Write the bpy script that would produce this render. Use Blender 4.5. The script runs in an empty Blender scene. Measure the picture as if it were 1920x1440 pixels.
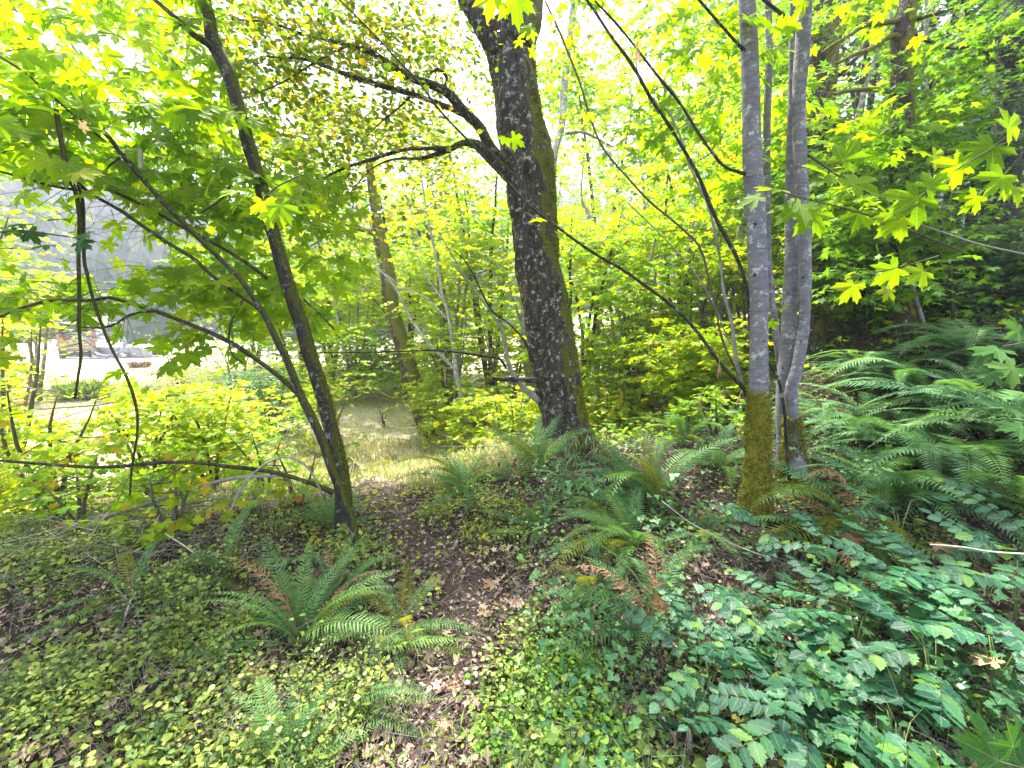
import bpy, math, random
import numpy as np
from mathutils import Matrix, Vector, Quaternion
random.seed(7)
RNG = np.random.default_rng(7)
C = bpy.context.scene.collection
SC = bpy.context.scene
rad = math.radians

# ------------------------------------------------------------------ camera, sky, sun, exposure
CAM_H, PITCH, F = 1.6, rad(8.5), 805.0            # F = focal length in pixels of the 1920 px wide photo
cam_d = bpy.data.cameras.new('camera'); cam = bpy.data.objects.new('camera', cam_d); C.objects.link(cam)
cam.location = (0, 0, CAM_H); cam.rotation_euler = (rad(90) - PITCH, 0, 0)
cam_d.sensor_width = 36; cam_d.lens = 36 * F / 1920; cam_d.clip_start = 0.05; cam_d.clip_end = 3000
SC.camera = cam

SUN_EL, SUN_AZ = rad(60), rad(-22)                # azimuth from +Y, negative = towards -X
w = bpy.data.worlds.new('World'); SC.world = w; w.use_nodes = True
wn = w.node_tree.nodes; wl = w.node_tree.links
bg = wn['Background']; bg.inputs['Strength'].default_value = 0.105
sky = wn.new('ShaderNodeTexSky'); sky.sky_type = 'NISHITA'; sky.sun_disc = False
sky.sun_elevation = SUN_EL; sky.sun_rotation = SUN_AZ; sky.dust_density = 3
over = wn.new('ShaderNodeMixRGB'); over.inputs[0].default_value = 0.86
over.inputs[2].default_value = (4.7, 5.2, 6.5, 1)  # even overcast cloud layer
wl.new(sky.outputs[0], over.inputs[1]); wl.new(over.outputs[0], bg.inputs[0])
sun_d = bpy.data.lights.new('sun', 'SUN'); sun_d.energy = 5.0; sun_d.angle = rad(2.5); sun_d.color = (1, .96, .88)
sun = bpy.data.objects.new('sun', sun_d); C.objects.link(sun)
sdir = Vector((math.sin(SUN_AZ) * math.cos(SUN_EL), math.cos(SUN_AZ) * math.cos(SUN_EL), math.sin(SUN_EL)))
sun.rotation_euler = sdir.to_track_quat('Z', 'Y').to_euler()
SC.view_settings.view_transform = 'Standard'; SC.view_settings.look = 'None'
SC.view_settings.gamma = 1; SC.view_settings.use_curve_mapping = False
SC.view_settings.exposure = 2.35
SC.render.engine = 'CYCLES'
SC.cycles.use_denoising = True
SC.cycles.max_bounces = 7; SC.cycles.diffuse_bounces = 3; SC.cycles.glossy_bounces = 2
SC.cycles.transmission_bounces = 5; SC.cycles.transparent_max_bounces = 4; SC.cycles.volume_bounces = 0
SC.cycles.caustics_reflective = False; SC.cycles.caustics_refractive = False

# ------------------------------------------------------------------ numeric helpers
CAM = np.array([0, 0, CAM_H])
FW = np.array([0, math.cos(PITCH), -math.sin(PITCH)]); UP = np.array([0, math.sin(PITCH), math.cos(PITCH)]); RT = np.array([1., 0, 0])
def at(px, py, d):
    return CAM + d * (FW + (px - 960) / F * RT + (720 - py) / F * UP)
def project(P):
    Q = P - CAM; z = Q @ FW
    zz = np.where(np.abs(z) < 1e-3, 1e-3, z)
    return 960 + F * (Q @ RT) / zz, 720 - F * (Q @ UP) / zz, z
def sst(a, b, x):
    t = np.clip((x - a) / (b - a), 0, 1); return t * t * (3 - 2 * t)
def _hash(ix, iy, iz, seed):
    n = (ix * 374761393 + iy * 668265263 + iz * 2147483647 + seed * 1274126177) & 0xffffffff
    n = ((n ^ (n >> 13)) * 1274126177) & 0xffffffff
    return ((n ^ (n >> 16)) & 0xffff) / 65535.0
def vnoise(x, y, z, seed=0):
    x, y, z = np.broadcast_arrays(np.asarray(x, float), np.asarray(y, float), np.asarray(z, float))
    ix, iy, iz = np.floor(x).astype(np.int64), np.floor(y).astype(np.int64), np.floor(z).astype(np.int64)
    fx, fy, fz = x - ix, y - iy, z - iz
    fx = fx * fx * (3 - 2 * fx); fy = fy * fy * (3 - 2 * fy); fz = fz * fz * (3 - 2 * fz)
    r = 0
    for a in (0, 1):
        for b in (0, 1):
            for c in (0, 1):
                r = r + _hash(ix + a, iy + b, iz + c, seed) * (fx if a else 1 - fx) * (fy if b else 1 - fy) * (fz if c else 1 - fz)
    return r * 2 - 1
def fbm(x, y, z, seed=0, o=4):
    r, a = 0, 1.0
    for i in range(o):
        r = r + a * vnoise(x * 2**i, y * 2**i, z * 2**i, seed + i); a *= .5
    return r / 1.6
def H(x, y):
    x = np.asarray(x, float); y = np.asarray(y, float)
    drop = -1.05 * sst(3.4, 9, y - 0.15 * x + .25 * np.clip(-x, 0, 4)) * (1 - sst(1.5, 7, x))
    knoll = .28 * np.exp(-((x - 1.0) / 1.7)**2 - ((y - 4.9) / 1.3)**2)
    rise = 1.75 * sst(1.0, 6.5, x) * (.25 + .75 * sst(1.2, 6, y)) + 2.5 * sst(6, 20, x)
    bowl = .08 * sst(-.9, -2.5, x) * (1 - sst(3, 5, y))
    n = .05 * fbm(x * 1.3, y * 1.3, 0, 3, 3) + .018 * fbm(x * 6, y * 6, 0, 9, 2)
    near = np.clip(1 - (np.hypot(x, y) - 10) / 30, 0.2, 1)
    return drop + rise + knoll + bowl + n * near
def ground(px, py):
    d = .8; st = .02
    while d < 90:
        p = at(px, py, d)
        if p[2] <= H(p[0], p[1]): return p, d
        d += st; st *= 1.01
    return p, d
def unit(v):
    v = np.asarray(v, float); return v / np.maximum(np.linalg.norm(v, axis=-1, keepdims=True), 1e-9)

# ------------------------------------------------------------------ mesh helpers
def mk_mesh(name, V, T, attrs=None, smooth=True, mats=None, mi=None):
    me = bpy.data.meshes.new(name)
    V = np.ascontiguousarray(V, np.float32); T = np.ascontiguousarray(T, np.int32)
    me.vertices.add(len(V)); me.vertices.foreach_set('co', V.ravel())
    me.loops.add(T.size); me.loops.foreach_set('vertex_index', T.ravel())
    me.polygons.add(len(T)); me.polygons.foreach_set('loop_start', np.arange(0, T.size, 3, dtype=np.int32))
    for m in (mats or []): me.materials.append(m)
    if mi is not None: me.polygons.foreach_set('material_index', np.ascontiguousarray(mi, np.int32))
    for k, a in (attrs or {}).items():
        at_ = me.attributes.new(k, 'FLOAT', 'POINT'); at_.data.foreach_set('value', np.ascontiguousarray(a, np.float32))
    me.update(calc_edges=True)
    me.polygons.foreach_set('use_smooth', np.full(len(T), smooth))
    return me
class Acc:
    def __init__(s): s.V = []; s.T = []; s.A = {}; s.M = []; s.n = 0
    def add(s, V, T, mi=0, **attrs):
        if len(V) == 0: return
        s.V.append(V); s.T.append(T + s.n); s.M.append(np.full(len(T), mi)); 
        for k in ('rnd', 'vein'):
            a = attrs.get(k, 0.0); s.A.setdefault(k, []).append(np.broadcast_to(np.asarray(a, float), (len(V),)))
        s.n += len(V)
    def mesh(s, name, mats, origin=(0, 0, 0), smooth=True):
        V = np.concatenate(s.V) - np.asarray(origin)
        return mk_mesh(name, V, np.concatenate(s.T), {k: np.concatenate(a) for k, a in s.A.items()}, smooth,
                       mats if isinstance(mats, list) else [mats], np.concatenate(s.M))
def link(name, data, parent=None, loc=(0, 0, 0), **props):
    o = bpy.data.objects.new(name, data); C.objects.link(o); o.location = loc
    if parent is not None: o.parent = parent
    for k, v in props.items():
        if v is not None: o[k] = v
    return o
def thing(name, label, cat, loc, group=None):
    o = bpy.data.objects.new(name, None); C.objects.link(o); o.location = loc; o.empty_display_size = .1
    o['label'] = label; o['category'] = cat
    if group: o['group'] = group
    return o
def smooth_line(P, n):
    """Catmull-Rom resample of rows (any width)"""
    P = np.asarray(P, float)
    if len(P) == 2: return P[0] + (P[1] - P[0]) * np.linspace(0, 1, n)[:, None]
    Q = np.vstack([2 * P[0] - P[1], P, 2 * P[-1] - P[-2]])
    L = np.r_[0, np.cumsum(np.linalg.norm(np.diff(P[:, :3], axis=0), axis=1))]
    s = np.linspace(0, L[-1], n); i = np.clip(np.searchsorted(L, s, 'right') - 1, 0, len(P) - 2)
    t = ((s - L[i]) / np.maximum(L[i + 1] - L[i], 1e-6))[:, None]
    a, b, c, d = Q[i], Q[i + 1], Q[i + 2], Q[i + 3]
    return .5 * (2 * b + (c - a) * t + (2 * a - 5 * b + 4 * c - d) * t**2 + (3 * b - a - 3 * c + d) * t**3)
def tube(line, sides=8, step=None, rough=0., freq=6., seed=0, wob=0., cap=True):
    """line: rows x,y,z,r -> tapered tube"""
    line = np.asarray(line, float)
    L = np.linalg.norm(np.diff(line[:, :3], axis=0), axis=1).sum()
    n = max(3, int(L / (step or .12)) + 1)
    Q = smooth_line(line, n); P = Q[:, :3].copy(); R = np.maximum(Q[:, 3], .0008)
    if wob:
        s = np.linspace(0, L, n)
        P[:, 0] += wob * vnoise(s * 3, seed, .3, seed); P[:, 1] += wob * vnoise(s * 3, seed, 7.3, seed); P[:, 2] += wob * vnoise(s * 3, seed, 17.3, seed)
    Tn = unit(np.gradient(P, axis=0))
    ref = np.array([0.31, .9, .2]); ref = ref if abs(Tn[0] @ unit(ref)) < .9 else np.array([1., 0, 0])
    A = unit(np.cross(Tn, ref)); B = np.cross(Tn, A)
    th = np.linspace(0, 2 * np.pi, sides, endpoint=False)
    V = P[:, None] + R[:, None, None] * (np.cos(th)[None, :, None] * A[:, None] + np.sin(th)[None, :, None] * B[:, None])
    if rough:
        g = fbm(V[..., 0] * freq, V[..., 1] * freq, V[..., 2] * freq * .35, seed, 3)
        V = V + (rough * R[:, None] * g)[..., None] * unit(V - P[:, None])
    V = V.reshape(-1, 3)
    i = np.arange(n - 1)[:, None] * sides; j = np.arange(sides)[None]; k = (j + 1) % sides
    a, b, c, d = (i + j).ravel(), (i + k).ravel(), (i + sides + k).ravel(), (i + sides + j).ravel()
    T = np.vstack([np.c_[a, b, c], np.c_[a, c, d]])
    if cap:
        m = len(V); V = np.vstack([V, P[0], P[-1] + Tn[-1] * R[-1] * .4]); j = np.arange(sides); k = (j + 1) % sides
        T = np.vstack([T, np.c_[np.full(sides, m), k, j], np.c_[np.full(sides, m + 1), (n - 1) * sides + j, (n - 1) * sides + k]])
    return V, T
def pxl(pts, d0, d1=None):
    """pixel polyline (px,py,width px) at camera depth d0..d1 -> rows x,y,z,r"""
    n = len(pts); out = []
    for i, (x, y, wd) in enumerate(pts):
        d = d0 if d1 is None else d0 + (d1 - d0) * i / (n - 1)
        out.append((*at(x, y, d), wd / 2 * d / F))
    return np.array(out)

# ------------------------------------------------------------------ materials
def new_mat(name):
    m = bpy.data.materials.new(name); m.use_nodes = True; nt = m.node_tree; nt.nodes.clear(); return m, nt
def ramp(nt, stops, src=None):
    r = nt.nodes.new('ShaderNodeValToRGB'); e = r.color_ramp.elements
    while len(e) > 1: e.remove(e[-1])
    e[0].position = stops[0][0]; e[0].color = (*stops[0][1], 1)
    for p, c in stops[1:]:
        q = e.new(p); q.color = (*c, 1)
    if src is not None: nt.links.new(src, r.inputs[0])
    return r
def leafmat(name, stops, trans=.45, tgain=(1.9, 1.75, .5), rough=.5, spec=.2, vein=.25, nscale=25):
    m, nt = new_mat(name); N = nt.nodes; Lk = nt.links.new
    a = N.new('ShaderNodeAttribute'); a.attribute_name = 'rnd'
    oi = N.new('ShaderNodeObjectInfo')
    ad = N.new('ShaderNodeMath'); ad.operation = 'ADD'; Lk(a.outputs['Fac'], ad.inputs[0]); Lk(oi.outputs['Random'], ad.inputs[1])
    fr = N.new('ShaderNodeMath'); fr.operation = 'FRACT'; Lk(ad.outputs[0], fr.inputs[0])
    rp = ramp(nt, stops, fr.outputs[0])
    tc = N.new('ShaderNodeTexCoord'); nz = N.new('ShaderNodeTexNoise'); nz.inputs['Scale'].default_value = nscale; nz.inputs['Detail'].default_value = 3
    Lk(tc.outputs['Object'], nz.inputs['Vector'])
    mr = N.new('ShaderNodeMapRange'); mr.inputs['From Min'].default_value = .3; mr.inputs['From Max'].default_value = .7
    mr.inputs['To Min'].default_value = .72; mr.inputs['To Max'].default_value = 1.25; Lk(nz.outputs['Fac'], mr.inputs['Value'])
    mu = N.new('ShaderNodeVectorMath'); mu.operation = 'SCALE'; Lk(rp.outputs[0], mu.inputs[0]); Lk(mr.outputs[0], mu.inputs['Scale'])
    va = N.new('ShaderNodeAttribute'); va.attribute_name = 'vein'
    vr = N.new('ShaderNodeMapRange'); vr.inputs['From Min'].default_value = .86; vr.inputs['From Max'].default_value = .98
    vr.inputs['To Max'].default_value = vein; Lk(va.outputs['Fac'], vr.inputs['Value'])
    vm = N.new('ShaderNodeMixRGB'); Lk(vr.outputs[0], vm.inputs[0]); Lk(mu.outputs[0], vm.inputs[1]); vm.inputs[2].default_value = (.45, .5, .2, 1)
    p = N.new('ShaderNodeBsdfPrincipled'); p.inputs['Roughness'].default_value = rough; p.inputs['Specular IOR Level'].default_value = spec
    Lk(vm.outputs[0], p.inputs['Base Color'])
    bp = N.new('ShaderNodeBump'); bp.inputs['Strength'].default_value = .35; bp.inputs['Distance'].default_value = .01
    Lk(nz.outputs['Fac'], bp.inputs['Height']); Lk(bp.outputs[0], p.inputs['Normal'])
    tr = N.new('ShaderNodeBsdfTranslucent'); tg = N.new('ShaderNodeVectorMath'); tg.operation = 'MULTIPLY'
    tg.inputs[1].default_value = tgain; Lk(vm.outputs[0], tg.inputs[0]); Lk(tg.outputs[0], tr.inputs['Color'])
    mx = N.new('ShaderNodeMixShader'); mx.inputs[0].default_value = trans; Lk(p.outputs[0], mx.inputs[1]); Lk(tr.outputs[0], mx.inputs[2])
    o = N.new('ShaderNodeOutputMaterial'); Lk(mx.outputs[0], o.inputs['Surface'])
    return m
def barkmat(name, c0, c1, lichen=(.42, .42, .4), lich=.5, moss=None, mossamt=0., mossdir=(1, 0, 0), scale=14, stretch=.25, bump=.6, mossz=None, rings=0):
    m, nt = new_mat(name); N = nt.nodes; Lk = nt.links.new
    tc = N.new('ShaderNodeTexCoord'); mp = N.new('ShaderNodeMapping'); mp.inputs['Scale'].default_value = (1, 1, stretch)
    Lk(tc.outputs['Object'], mp.inputs[0])
    n1 = N.new('ShaderNodeTexNoise'); n1.inputs['Scale'].default_value = scale; n1.inputs['Detail'].default_value = 8; n1.inputs['Roughness'].default_value = .65
    Lk(mp.outputs[0], n1.inputs['Vector'])
    v1 = N.new('ShaderNodeTexVoronoi'); v1.feature = 'DISTANCE_TO_EDGE'; v1.inputs['Scale'].default_value = scale * 1.6; Lk(mp.outputs[0], v1.inputs['Vector'])
    r1 = ramp(nt, [(.3, c0), (.7, c1)], n1.outputs['Fac'])
    # pale lichen blotches
    n2 = N.new('ShaderNodeTexNoise'); n2.inputs['Scale'].default_value = 15; n2.inputs['Detail'].default_value = 6; n2.inputs['Roughness'].default_value = .75
    Lk(tc.outputs['Object'], n2.inputs['Vector'])
    r2 = ramp(nt, [(.6 - .12 * lich, (0, 0, 0)), (.66 - .12 * lich, (1, 1, 1))], n2.outputs['Fac'])
    m2 = N.new('ShaderNodeMixRGB'); Lk(r2.outputs[0], m2.inputs[0]); Lk(r1.outputs[0], m2.inputs[1]); m2.inputs[2].default_value = (*lichen, 1)
    cr = ramp(nt, [(0, (.35, .33, .3)), (.09, (1, 1, 1))], v1.outputs['Distance'])
    m3 = N.new('ShaderNodeMixRGB'); m3.blend_type = 'MULTIPLY'; m3.inputs[0].default_value = .8 if not rings else .25
    Lk(m2.outputs[0], m3.inputs[1]); Lk(cr.outputs[0], m3.inputs[2]); col = m3.outputs[0]
    if rings:
        sx = N.new('ShaderNodeMapping'); sx.inputs['Scale'].default_value = (6, 6, 60); Lk(tc.outputs['Object'], sx.inputs[0])
        n3 = N.new('ShaderNodeTexNoise'); n3.inputs['Scale'].default_value = 1; n3.inputs['Detail'].default_value = 3; Lk(sx.outputs[0], n3.inputs['Vector'])
        r3 = ramp(nt, [(.38, (.62, .6, .6)), (.55, (1, 1, 1))], n3.outputs['Fac'])
        m4 = N.new('ShaderNodeMixRGB'); m4.blend_type = 'MULTIPLY'; m4.inputs[0].default_value = rings; Lk(col, m4.inputs[1]); Lk(r3.outputs[0], m4.inputs[2]); col = m4.outputs[0]
    if moss:
        ge = N.new('ShaderNodeNewGeometry'); dp = N.new('ShaderNodeVectorMath'); dp.operation = 'DOT_PRODUCT'; Lk(ge.outputs['Normal'], dp.inputs[0])
        dp.inputs[1].default_value = unit(mossdir)
        n4 = N.new('ShaderNodeTexNoise'); n4.inputs['Scale'].default_value = 5; n4.inputs['Detail'].default_value = 5; Lk(tc.outputs['Object'], n4.inputs['Vector'])
        a1 = N.new('ShaderNodeMath'); a1.operation = 'MULTIPLY_ADD'; Lk(n4.outputs['Fac'], a1.inputs[0]); a1.inputs[1].default_value = 2.4; Lk(dp.outputs['Value'], a1.inputs[2])
        f = a1.outputs[0]
        if mossz is not None:
            sp = N.new('ShaderNodeSeparateXYZ'); Lk(tc.outputs['Object'], sp.inputs[0])
            mz = N.new('ShaderNodeMapRange'); mz.inputs['From Min'].default_value = mossz[0]; mz.inputs['From Max'].default_value = mossz[1]
            mz.inputs['To Min'].default_value = 2.2; mz.inputs['To Max'].default_value = -2.2; Lk(sp.outputs['Z'], mz.inputs['Value'])
            a3 = N.new('ShaderNodeMath'); a3.operation = 'ADD'; Lk(f, a3.inputs[0]); Lk(mz.outputs[0], a3.inputs[1]); f = a3.outputs[0]
        mr = N.new('ShaderNodeMapRange'); mr.inputs['From Min'].default_value = 2.1 - 1.6 * mossamt; mr.inputs['From Max'].default_value = 2.4 - 1.6 * mossamt; Lk(f, mr.inputs['Value'])
        n5 = N.new('ShaderNodeTexNoise'); n5.inputs['Scale'].default_value = 60; n5.inputs['Detail'].default_value = 4; Lk(tc.outputs['Object'], n5.inputs['Vector'])
        r5 = ramp(nt, [(.35, tuple(c * .45 for c in moss)), (.65, moss)], n5.outputs['Fac'])
        m5 = N.new('ShaderNodeMixRGB'); Lk(mr.outputs[0], m5.inputs[0]); Lk(col, m5.inputs[1]); Lk(r5.outputs[0], m5.inputs[2]); col = m5.outputs[0]
    p = N.new('ShaderNodeBsdfPrincipled'); p.inputs['Roughness'].default_value = .85; p.inputs['Specular IOR Level'].default_value = .2
    Lk(col, p.inputs['Base Color'])
    h = N.new('ShaderNodeMath'); h.operation = 'ADD'; Lk(n1.outputs['Fac'], h.inputs[0])
    cl = N.new('ShaderNodeMath'); cl.operation = 'MINIMUM'; Lk(v1.outputs['Distance'], cl.inputs[0]); cl.inputs[1].default_value = .2; Lk(cl.outputs[0], h.inputs[1])
    b = N.new('ShaderNodeBump'); b.inputs['Strength'].default_value = bump; b.inputs['Distance'].default_value = .03; Lk(h.outputs[0], b.inputs['Height']); Lk(b.outputs[0], p.inputs['Normal'])
    o = N.new('ShaderNodeOutputMaterial'); Lk(p.outputs[0], o.inputs['Surface'])
    return m
def soilmat(name, stops, scale=8, bump=.8, big=None):
    m, nt = new_mat(name); N = nt.nodes; Lk = nt.links.new
    tc = N.new('ShaderNodeTexCoord')
    n1 = N.new('ShaderNodeTexNoise'); n1.inputs['Scale'].default_value = scale; n1.inputs['Detail'].default_value = 12; n1.inputs['Roughness'].default_value = .7; Lk(tc.outputs['Object'], n1.inputs['Vector'])
    v = N.new('ShaderNodeTexVoronoi'); v.inputs['Scale'].default_value = scale * 6; Lk(tc.outputs['Object'], v.inputs['Vector'])
    r = ramp(nt, stops, n1.outputs['Fac'])
    mm = N.new('ShaderNodeMixRGB'); mm.blend_type = 'MULTIPLY'; mm.inputs[0].default_value = .45
    sp = N.new('ShaderNodeSeparateXYZ'); Lk(v.outputs['Color'], sp.inputs[0]); rr = ramp(nt, [(0, (.45, .42, .4)), (1, (1.0, 1.0, 1.0))], sp.outputs['X'])
    Lk(r.outputs[0], mm.inputs[1]); Lk(rr.outputs[0], mm.inputs[2]); col = mm.outputs[0]
    if big:
        # far clearing: dry pale grass
        s2 = N.new('ShaderNodeSeparateXYZ'); Lk(tc.outputs['Object'], s2.inputs[0])
        nb = N.new('ShaderNodeTexNoise'); nb.inputs['Scale'].default_value = .5; nb.inputs['Detail'].default_value = 6; Lk(tc.outputs['Object'], nb.inputs['Vector'])
        ma = N.new('ShaderNodeMath'); ma.operation = 'MULTIPLY_ADD'; Lk(nb.outputs['Fac'], ma.inputs[0]); ma.inputs[1].default_value = 3.; Lk(s2.outputs['Y'], ma.inputs[2])
        mc = N.new('ShaderNodeMath'); mc.operation = 'MULTIPLY_ADD'; Lk(s2.outputs['X'], mc.inputs[0]); mc.inputs[1].default_value = -.5; Lk(ma.outputs[0], mc.inputs[2])
        mr = N.new('ShaderNodeMapRange'); mr.inputs['From Min'].default_value = 6.; mr.inputs['From Max'].default_value = 9.; Lk(mc.outputs[0], mr.inputs['Value'])
        rb = ramp(nt, big, n1.outputs['Fac'])
        m6 = N.new('ShaderNodeMixRGB'); Lk(mr.outputs[0], m6.inputs[0]); Lk(col, m6.inputs[1]); Lk(rb.outputs[0], m6.inputs[2]); col = m6.outputs[0]
    p = N.new('ShaderNodeBsdfPrincipled'); p.inputs['Roughness'].default_value = .9; p.inputs['Specular IOR Level'].default_value = .15; Lk(col, p.inputs['Base Color'])
    b = N.new('ShaderNodeBump'); b.inputs['Strength'].default_value = bump; b.inputs['Distance'].default_value = .03; Lk(n1.outputs['Fac'], b.inputs['Height']); Lk(b.outputs[0], p.inputs['Normal'])
    o = N.new('ShaderNodeOutputMaterial'); Lk(p.outputs[0], o.inputs['Surface'])
    return m
def plain(name, col, rough=.6, metal=0., var=.25):
    m, nt = new_mat(name); N = nt.nodes; Lk = nt.links.new
    tc = N.new('ShaderNodeTexCoord'); n1 = N.new('ShaderNodeTexNoise'); n1.inputs['Scale'].default_value = 12; n1.inputs['Detail'].default_value = 6; Lk(tc.outputs['Object'], n1.inputs['Vector'])
    r = ramp(nt, [(.3, tuple(c * (1 - var) for c in col)), (.7, tuple(min(1, c * (1 + var)) for c in col))], n1.outputs['Fac'])
    p = N.new('ShaderNodeBsdfPrincipled'); p.inputs['Roughness'].default_value = rough; p.inputs['Metallic'].default_value = metal; Lk(r.outputs[0], p.inputs['Base Color'])
    o = N.new('ShaderNodeOutputMaterial'); Lk(p.outputs[0], o.inputs['Surface']); return m

M = {}
M['maple'] = leafmat('maple_leaf', [(0, (.14, .25, .010)), (.5, (.20, .32, .010)), (.85, (.26, .35, .010)), (1, (.34, .37, .012))], trans=.68, tgain=(1.6, 1.72, .12), vein=.45)
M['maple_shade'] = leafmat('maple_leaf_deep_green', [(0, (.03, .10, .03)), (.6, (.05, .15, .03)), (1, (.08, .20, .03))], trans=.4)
M['vine'] = leafmat('vine_maple_leaf', [(0, (.20, .34, .008)), (.5, (.31, .44, .008)), (.8, (.42, .48, .010)), (.95, (.54, .44, .015)), (1, (.60, .28, .03))], trans=.62, tgain=(1.38, 1.42, .12))
M['vine2'] = leafmat('understory_leaf', [(0, (.12, .29, .015)), (.6, (.22, .38, .015)), (1, (.34, .42, .02))], trans=.55, tgain=(1.7, 1.65, .4))
M['oval'] = leafmat('oval_leaf', [(0, (.06, .14, .012)), (.5, (.13, .22, .015)), (.8, (.25, .27, .015)), (1, (.42, .30, .02))], trans=.5, tgain=(1.9, 1.7, .5))
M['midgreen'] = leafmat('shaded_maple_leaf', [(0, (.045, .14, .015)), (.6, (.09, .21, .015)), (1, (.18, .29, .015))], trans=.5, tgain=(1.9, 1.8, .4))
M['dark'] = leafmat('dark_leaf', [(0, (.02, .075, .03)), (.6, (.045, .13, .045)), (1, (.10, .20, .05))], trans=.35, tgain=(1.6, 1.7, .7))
M['fern'] = leafmat('fern_green', [(0, (.06, .16, .055)), (.6, (.10, .22, .07)), (1, (.15, .26, .06))], trans=.35, tgain=(1.5, 1.6, .7), rough=.45)
M['fern_dark'] = leafmat('fern_deep_green', [(0, (.055, .14, .045)), (.6, (.09, .20, .06)), (1, (.14, .25, .06))], trans=.3, tgain=(1.5, 1.6, .8), rough=.42)
M['fern_pale'] = leafmat('fern_pale_green', [(0, (.10, .22, .11)), (.6, (.15, .29, .15)), (1, (.21, .34, .15))], trans=.35, tgain=(1.4, 1.4, .9), rough=.4)
M['fern_gold'] = leafmat('fern_golden', [(0, (.11, .17, .03)), (.6, (.17, .21, .03)), (1, (.21, .19, .035))], trans=.45)
M['fern_dry'] = leafmat('fern_dry', [(0, (.22, .12, .06)), (.6, (.34, .19, .10)), (1, (.42, .27, .15))], trans=.25, tgain=(1.3, 1.2, 1))
M['mahonia'] = leafmat('broad_leaflet', [(0, (.016, .080, .042)), (.5, (.030, .14, .066)), (.85, (.06, .20, .075)), (1, (.16, .30, .03))], trans=.28, tgain=(1.4, 1.5, .7), rough=.27, spec=.6)
M['cover'] = leafmat('ground_cover_leaf', [(0, (.05, .11, .03)), (.35, (.11, .19, .04)), (.7, (.19, .28, .05)), (.9, (.30, .36, .07)), (1, (.42, .40, .10))], trans=.35, rough=.4, tgain=(1.5, 1.5, .7))
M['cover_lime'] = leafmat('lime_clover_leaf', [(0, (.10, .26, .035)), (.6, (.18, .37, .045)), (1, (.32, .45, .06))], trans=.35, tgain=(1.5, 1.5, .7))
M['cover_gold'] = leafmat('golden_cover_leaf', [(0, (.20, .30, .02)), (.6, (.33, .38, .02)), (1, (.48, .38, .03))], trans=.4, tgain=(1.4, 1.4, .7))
M['cover_dark'] = leafmat('bramble_leaf', [(0, (.035, .12, .05)), (.6, (.06, .17, .065)), (1, (.12, .24, .06))], trans=.3, rough=.4)
M['litter'] = leafmat('leaf_litter', [(0, (.06, .036, .032)), (.3, (.15, .095, .082)), (.7, (.32, .22, .18)), (.9, (.46, .34, .26)), (1, (.60, .48, .30))], trans=.1, tgain=(1.2, 1, .8), rough=.7, vein=.15)
M['deadleaf'] = leafmat('fallen_leaf', [(0, (.30, .16, .09)), (.5, (.45, .27, .16)), (1, (.55, .40, .2))], trans=.3, tgain=(1.3, 1.1, .8), rough=.6)
M['grass'] = leafmat('dry_grass', [(0, (.24, .28, .06)), (.4, (.46, .40, .19)), (1, (.60, .52, .34))], trans=.4, tgain=(1.2, 1.2, 1), rough=.6)
M['grass_green'] = leafmat('green_grass', [(0, (.12, .26, .04)), (.6, (.24, .38, .05)), (1, (.42, .42, .10))], trans=.4, tgain=(1.4, 1.4, 1), rough=.5)
MOSS = (.20, .19, .022)
M['moss'] = leafmat('moss_tuft', [(0, (.06, .075, .01)), (.5, (.16, .17, .012)), (1, (.30, .29, .02))], trans=.3, tgain=(1.4, 1.3, .6), rough=.8)
M['bark_big'] = barkmat('furrowed_bark', (.012, .010, .009), (.075, .064, .056), lichen=(.36, .35, .33), lich=.42, moss=(.12, .125, .015), mossamt=.40, mossdir=(1, .1, .15), scale=11, bump=1.)
M['bark_dark'] = barkmat('dark_bark', (.014, .012, .011), (.055, .048, .043), lichen=(.25, .26, .23), lich=.3, moss=(.075, .085, .012), mossamt=.38, mossdir=(1, 0, .2), scale=22)
M['bark_grey'] = barkmat('smooth_grey_bark', (.11, .108, .125), (.21, .205, .23), lichen=(.38, .39, .40), lich=.4, moss=(.17, .16, .012), mossamt=.6, mossdir=(0, 0, 0.01), scale=10, stretch=1.6, bump=.2, mossz=(.55, 1.35), rings=.5)
M['bark_grey2'] = barkmat('smooth_grey_bark_mossy_foot', (.11, .108, .125), (.21, .205, .23), lichen=(.38, .39, .40), lich=.4, moss=(.14, .135, .012), mossamt=.6, mossdir=(0, 0, 0.01), scale=10, stretch=1.6, bump=.2, mossz=(-.2, .6), rings=.5)
M['bark_moss'] = barkmat('mossy_bark', (.02, .016, .012), (.08, .065, .045), lich=.1, moss=(.155, .155, .012), mossamt=.75, mossdir=(.3, 0, .1), scale=16)
M['bark_pale'] = barkmat('pale_alder_bark', (.17, .165, .155), (.38, .37, .35), lichen=(.55, .55, .52), lich=.6, moss=(.18, .18, .02), mossamt=.15, mossdir=(1, 0, 0), scale=20, stretch=1.4, bump=.3)
M['twig'] = plain('twig_bark', (.085, .068, .052), .8, 0, .4)
M['twig_pale'] = plain('grey_twig_bark', (.20, .19, .17), .75, 0, .35)
M['dead_twig'] = plain('bleached_twig', (.42, .38, .34), .8, 0, .3)
M['stem_green'] = plain('green_stem', (.16, .22, .06), .6, 0, .3)
M['ground'] = soilmat('forest_soil', [(.25, (.012, .008, .007)), (.5, (.035, .024, .018)), (.75, (.09, .062, .045))], 7, big=[(.3, (.26, .25, .11)), (.5, (.44, .38, .25)), (.7, (.56, .48, .37))])
M['path'] = soilmat('trodden_path_soil', [(.25, (.025, .016, .014)), (.5, (.06, .041, .035)), (.75, (.13, .09, .07))], 12)

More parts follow.
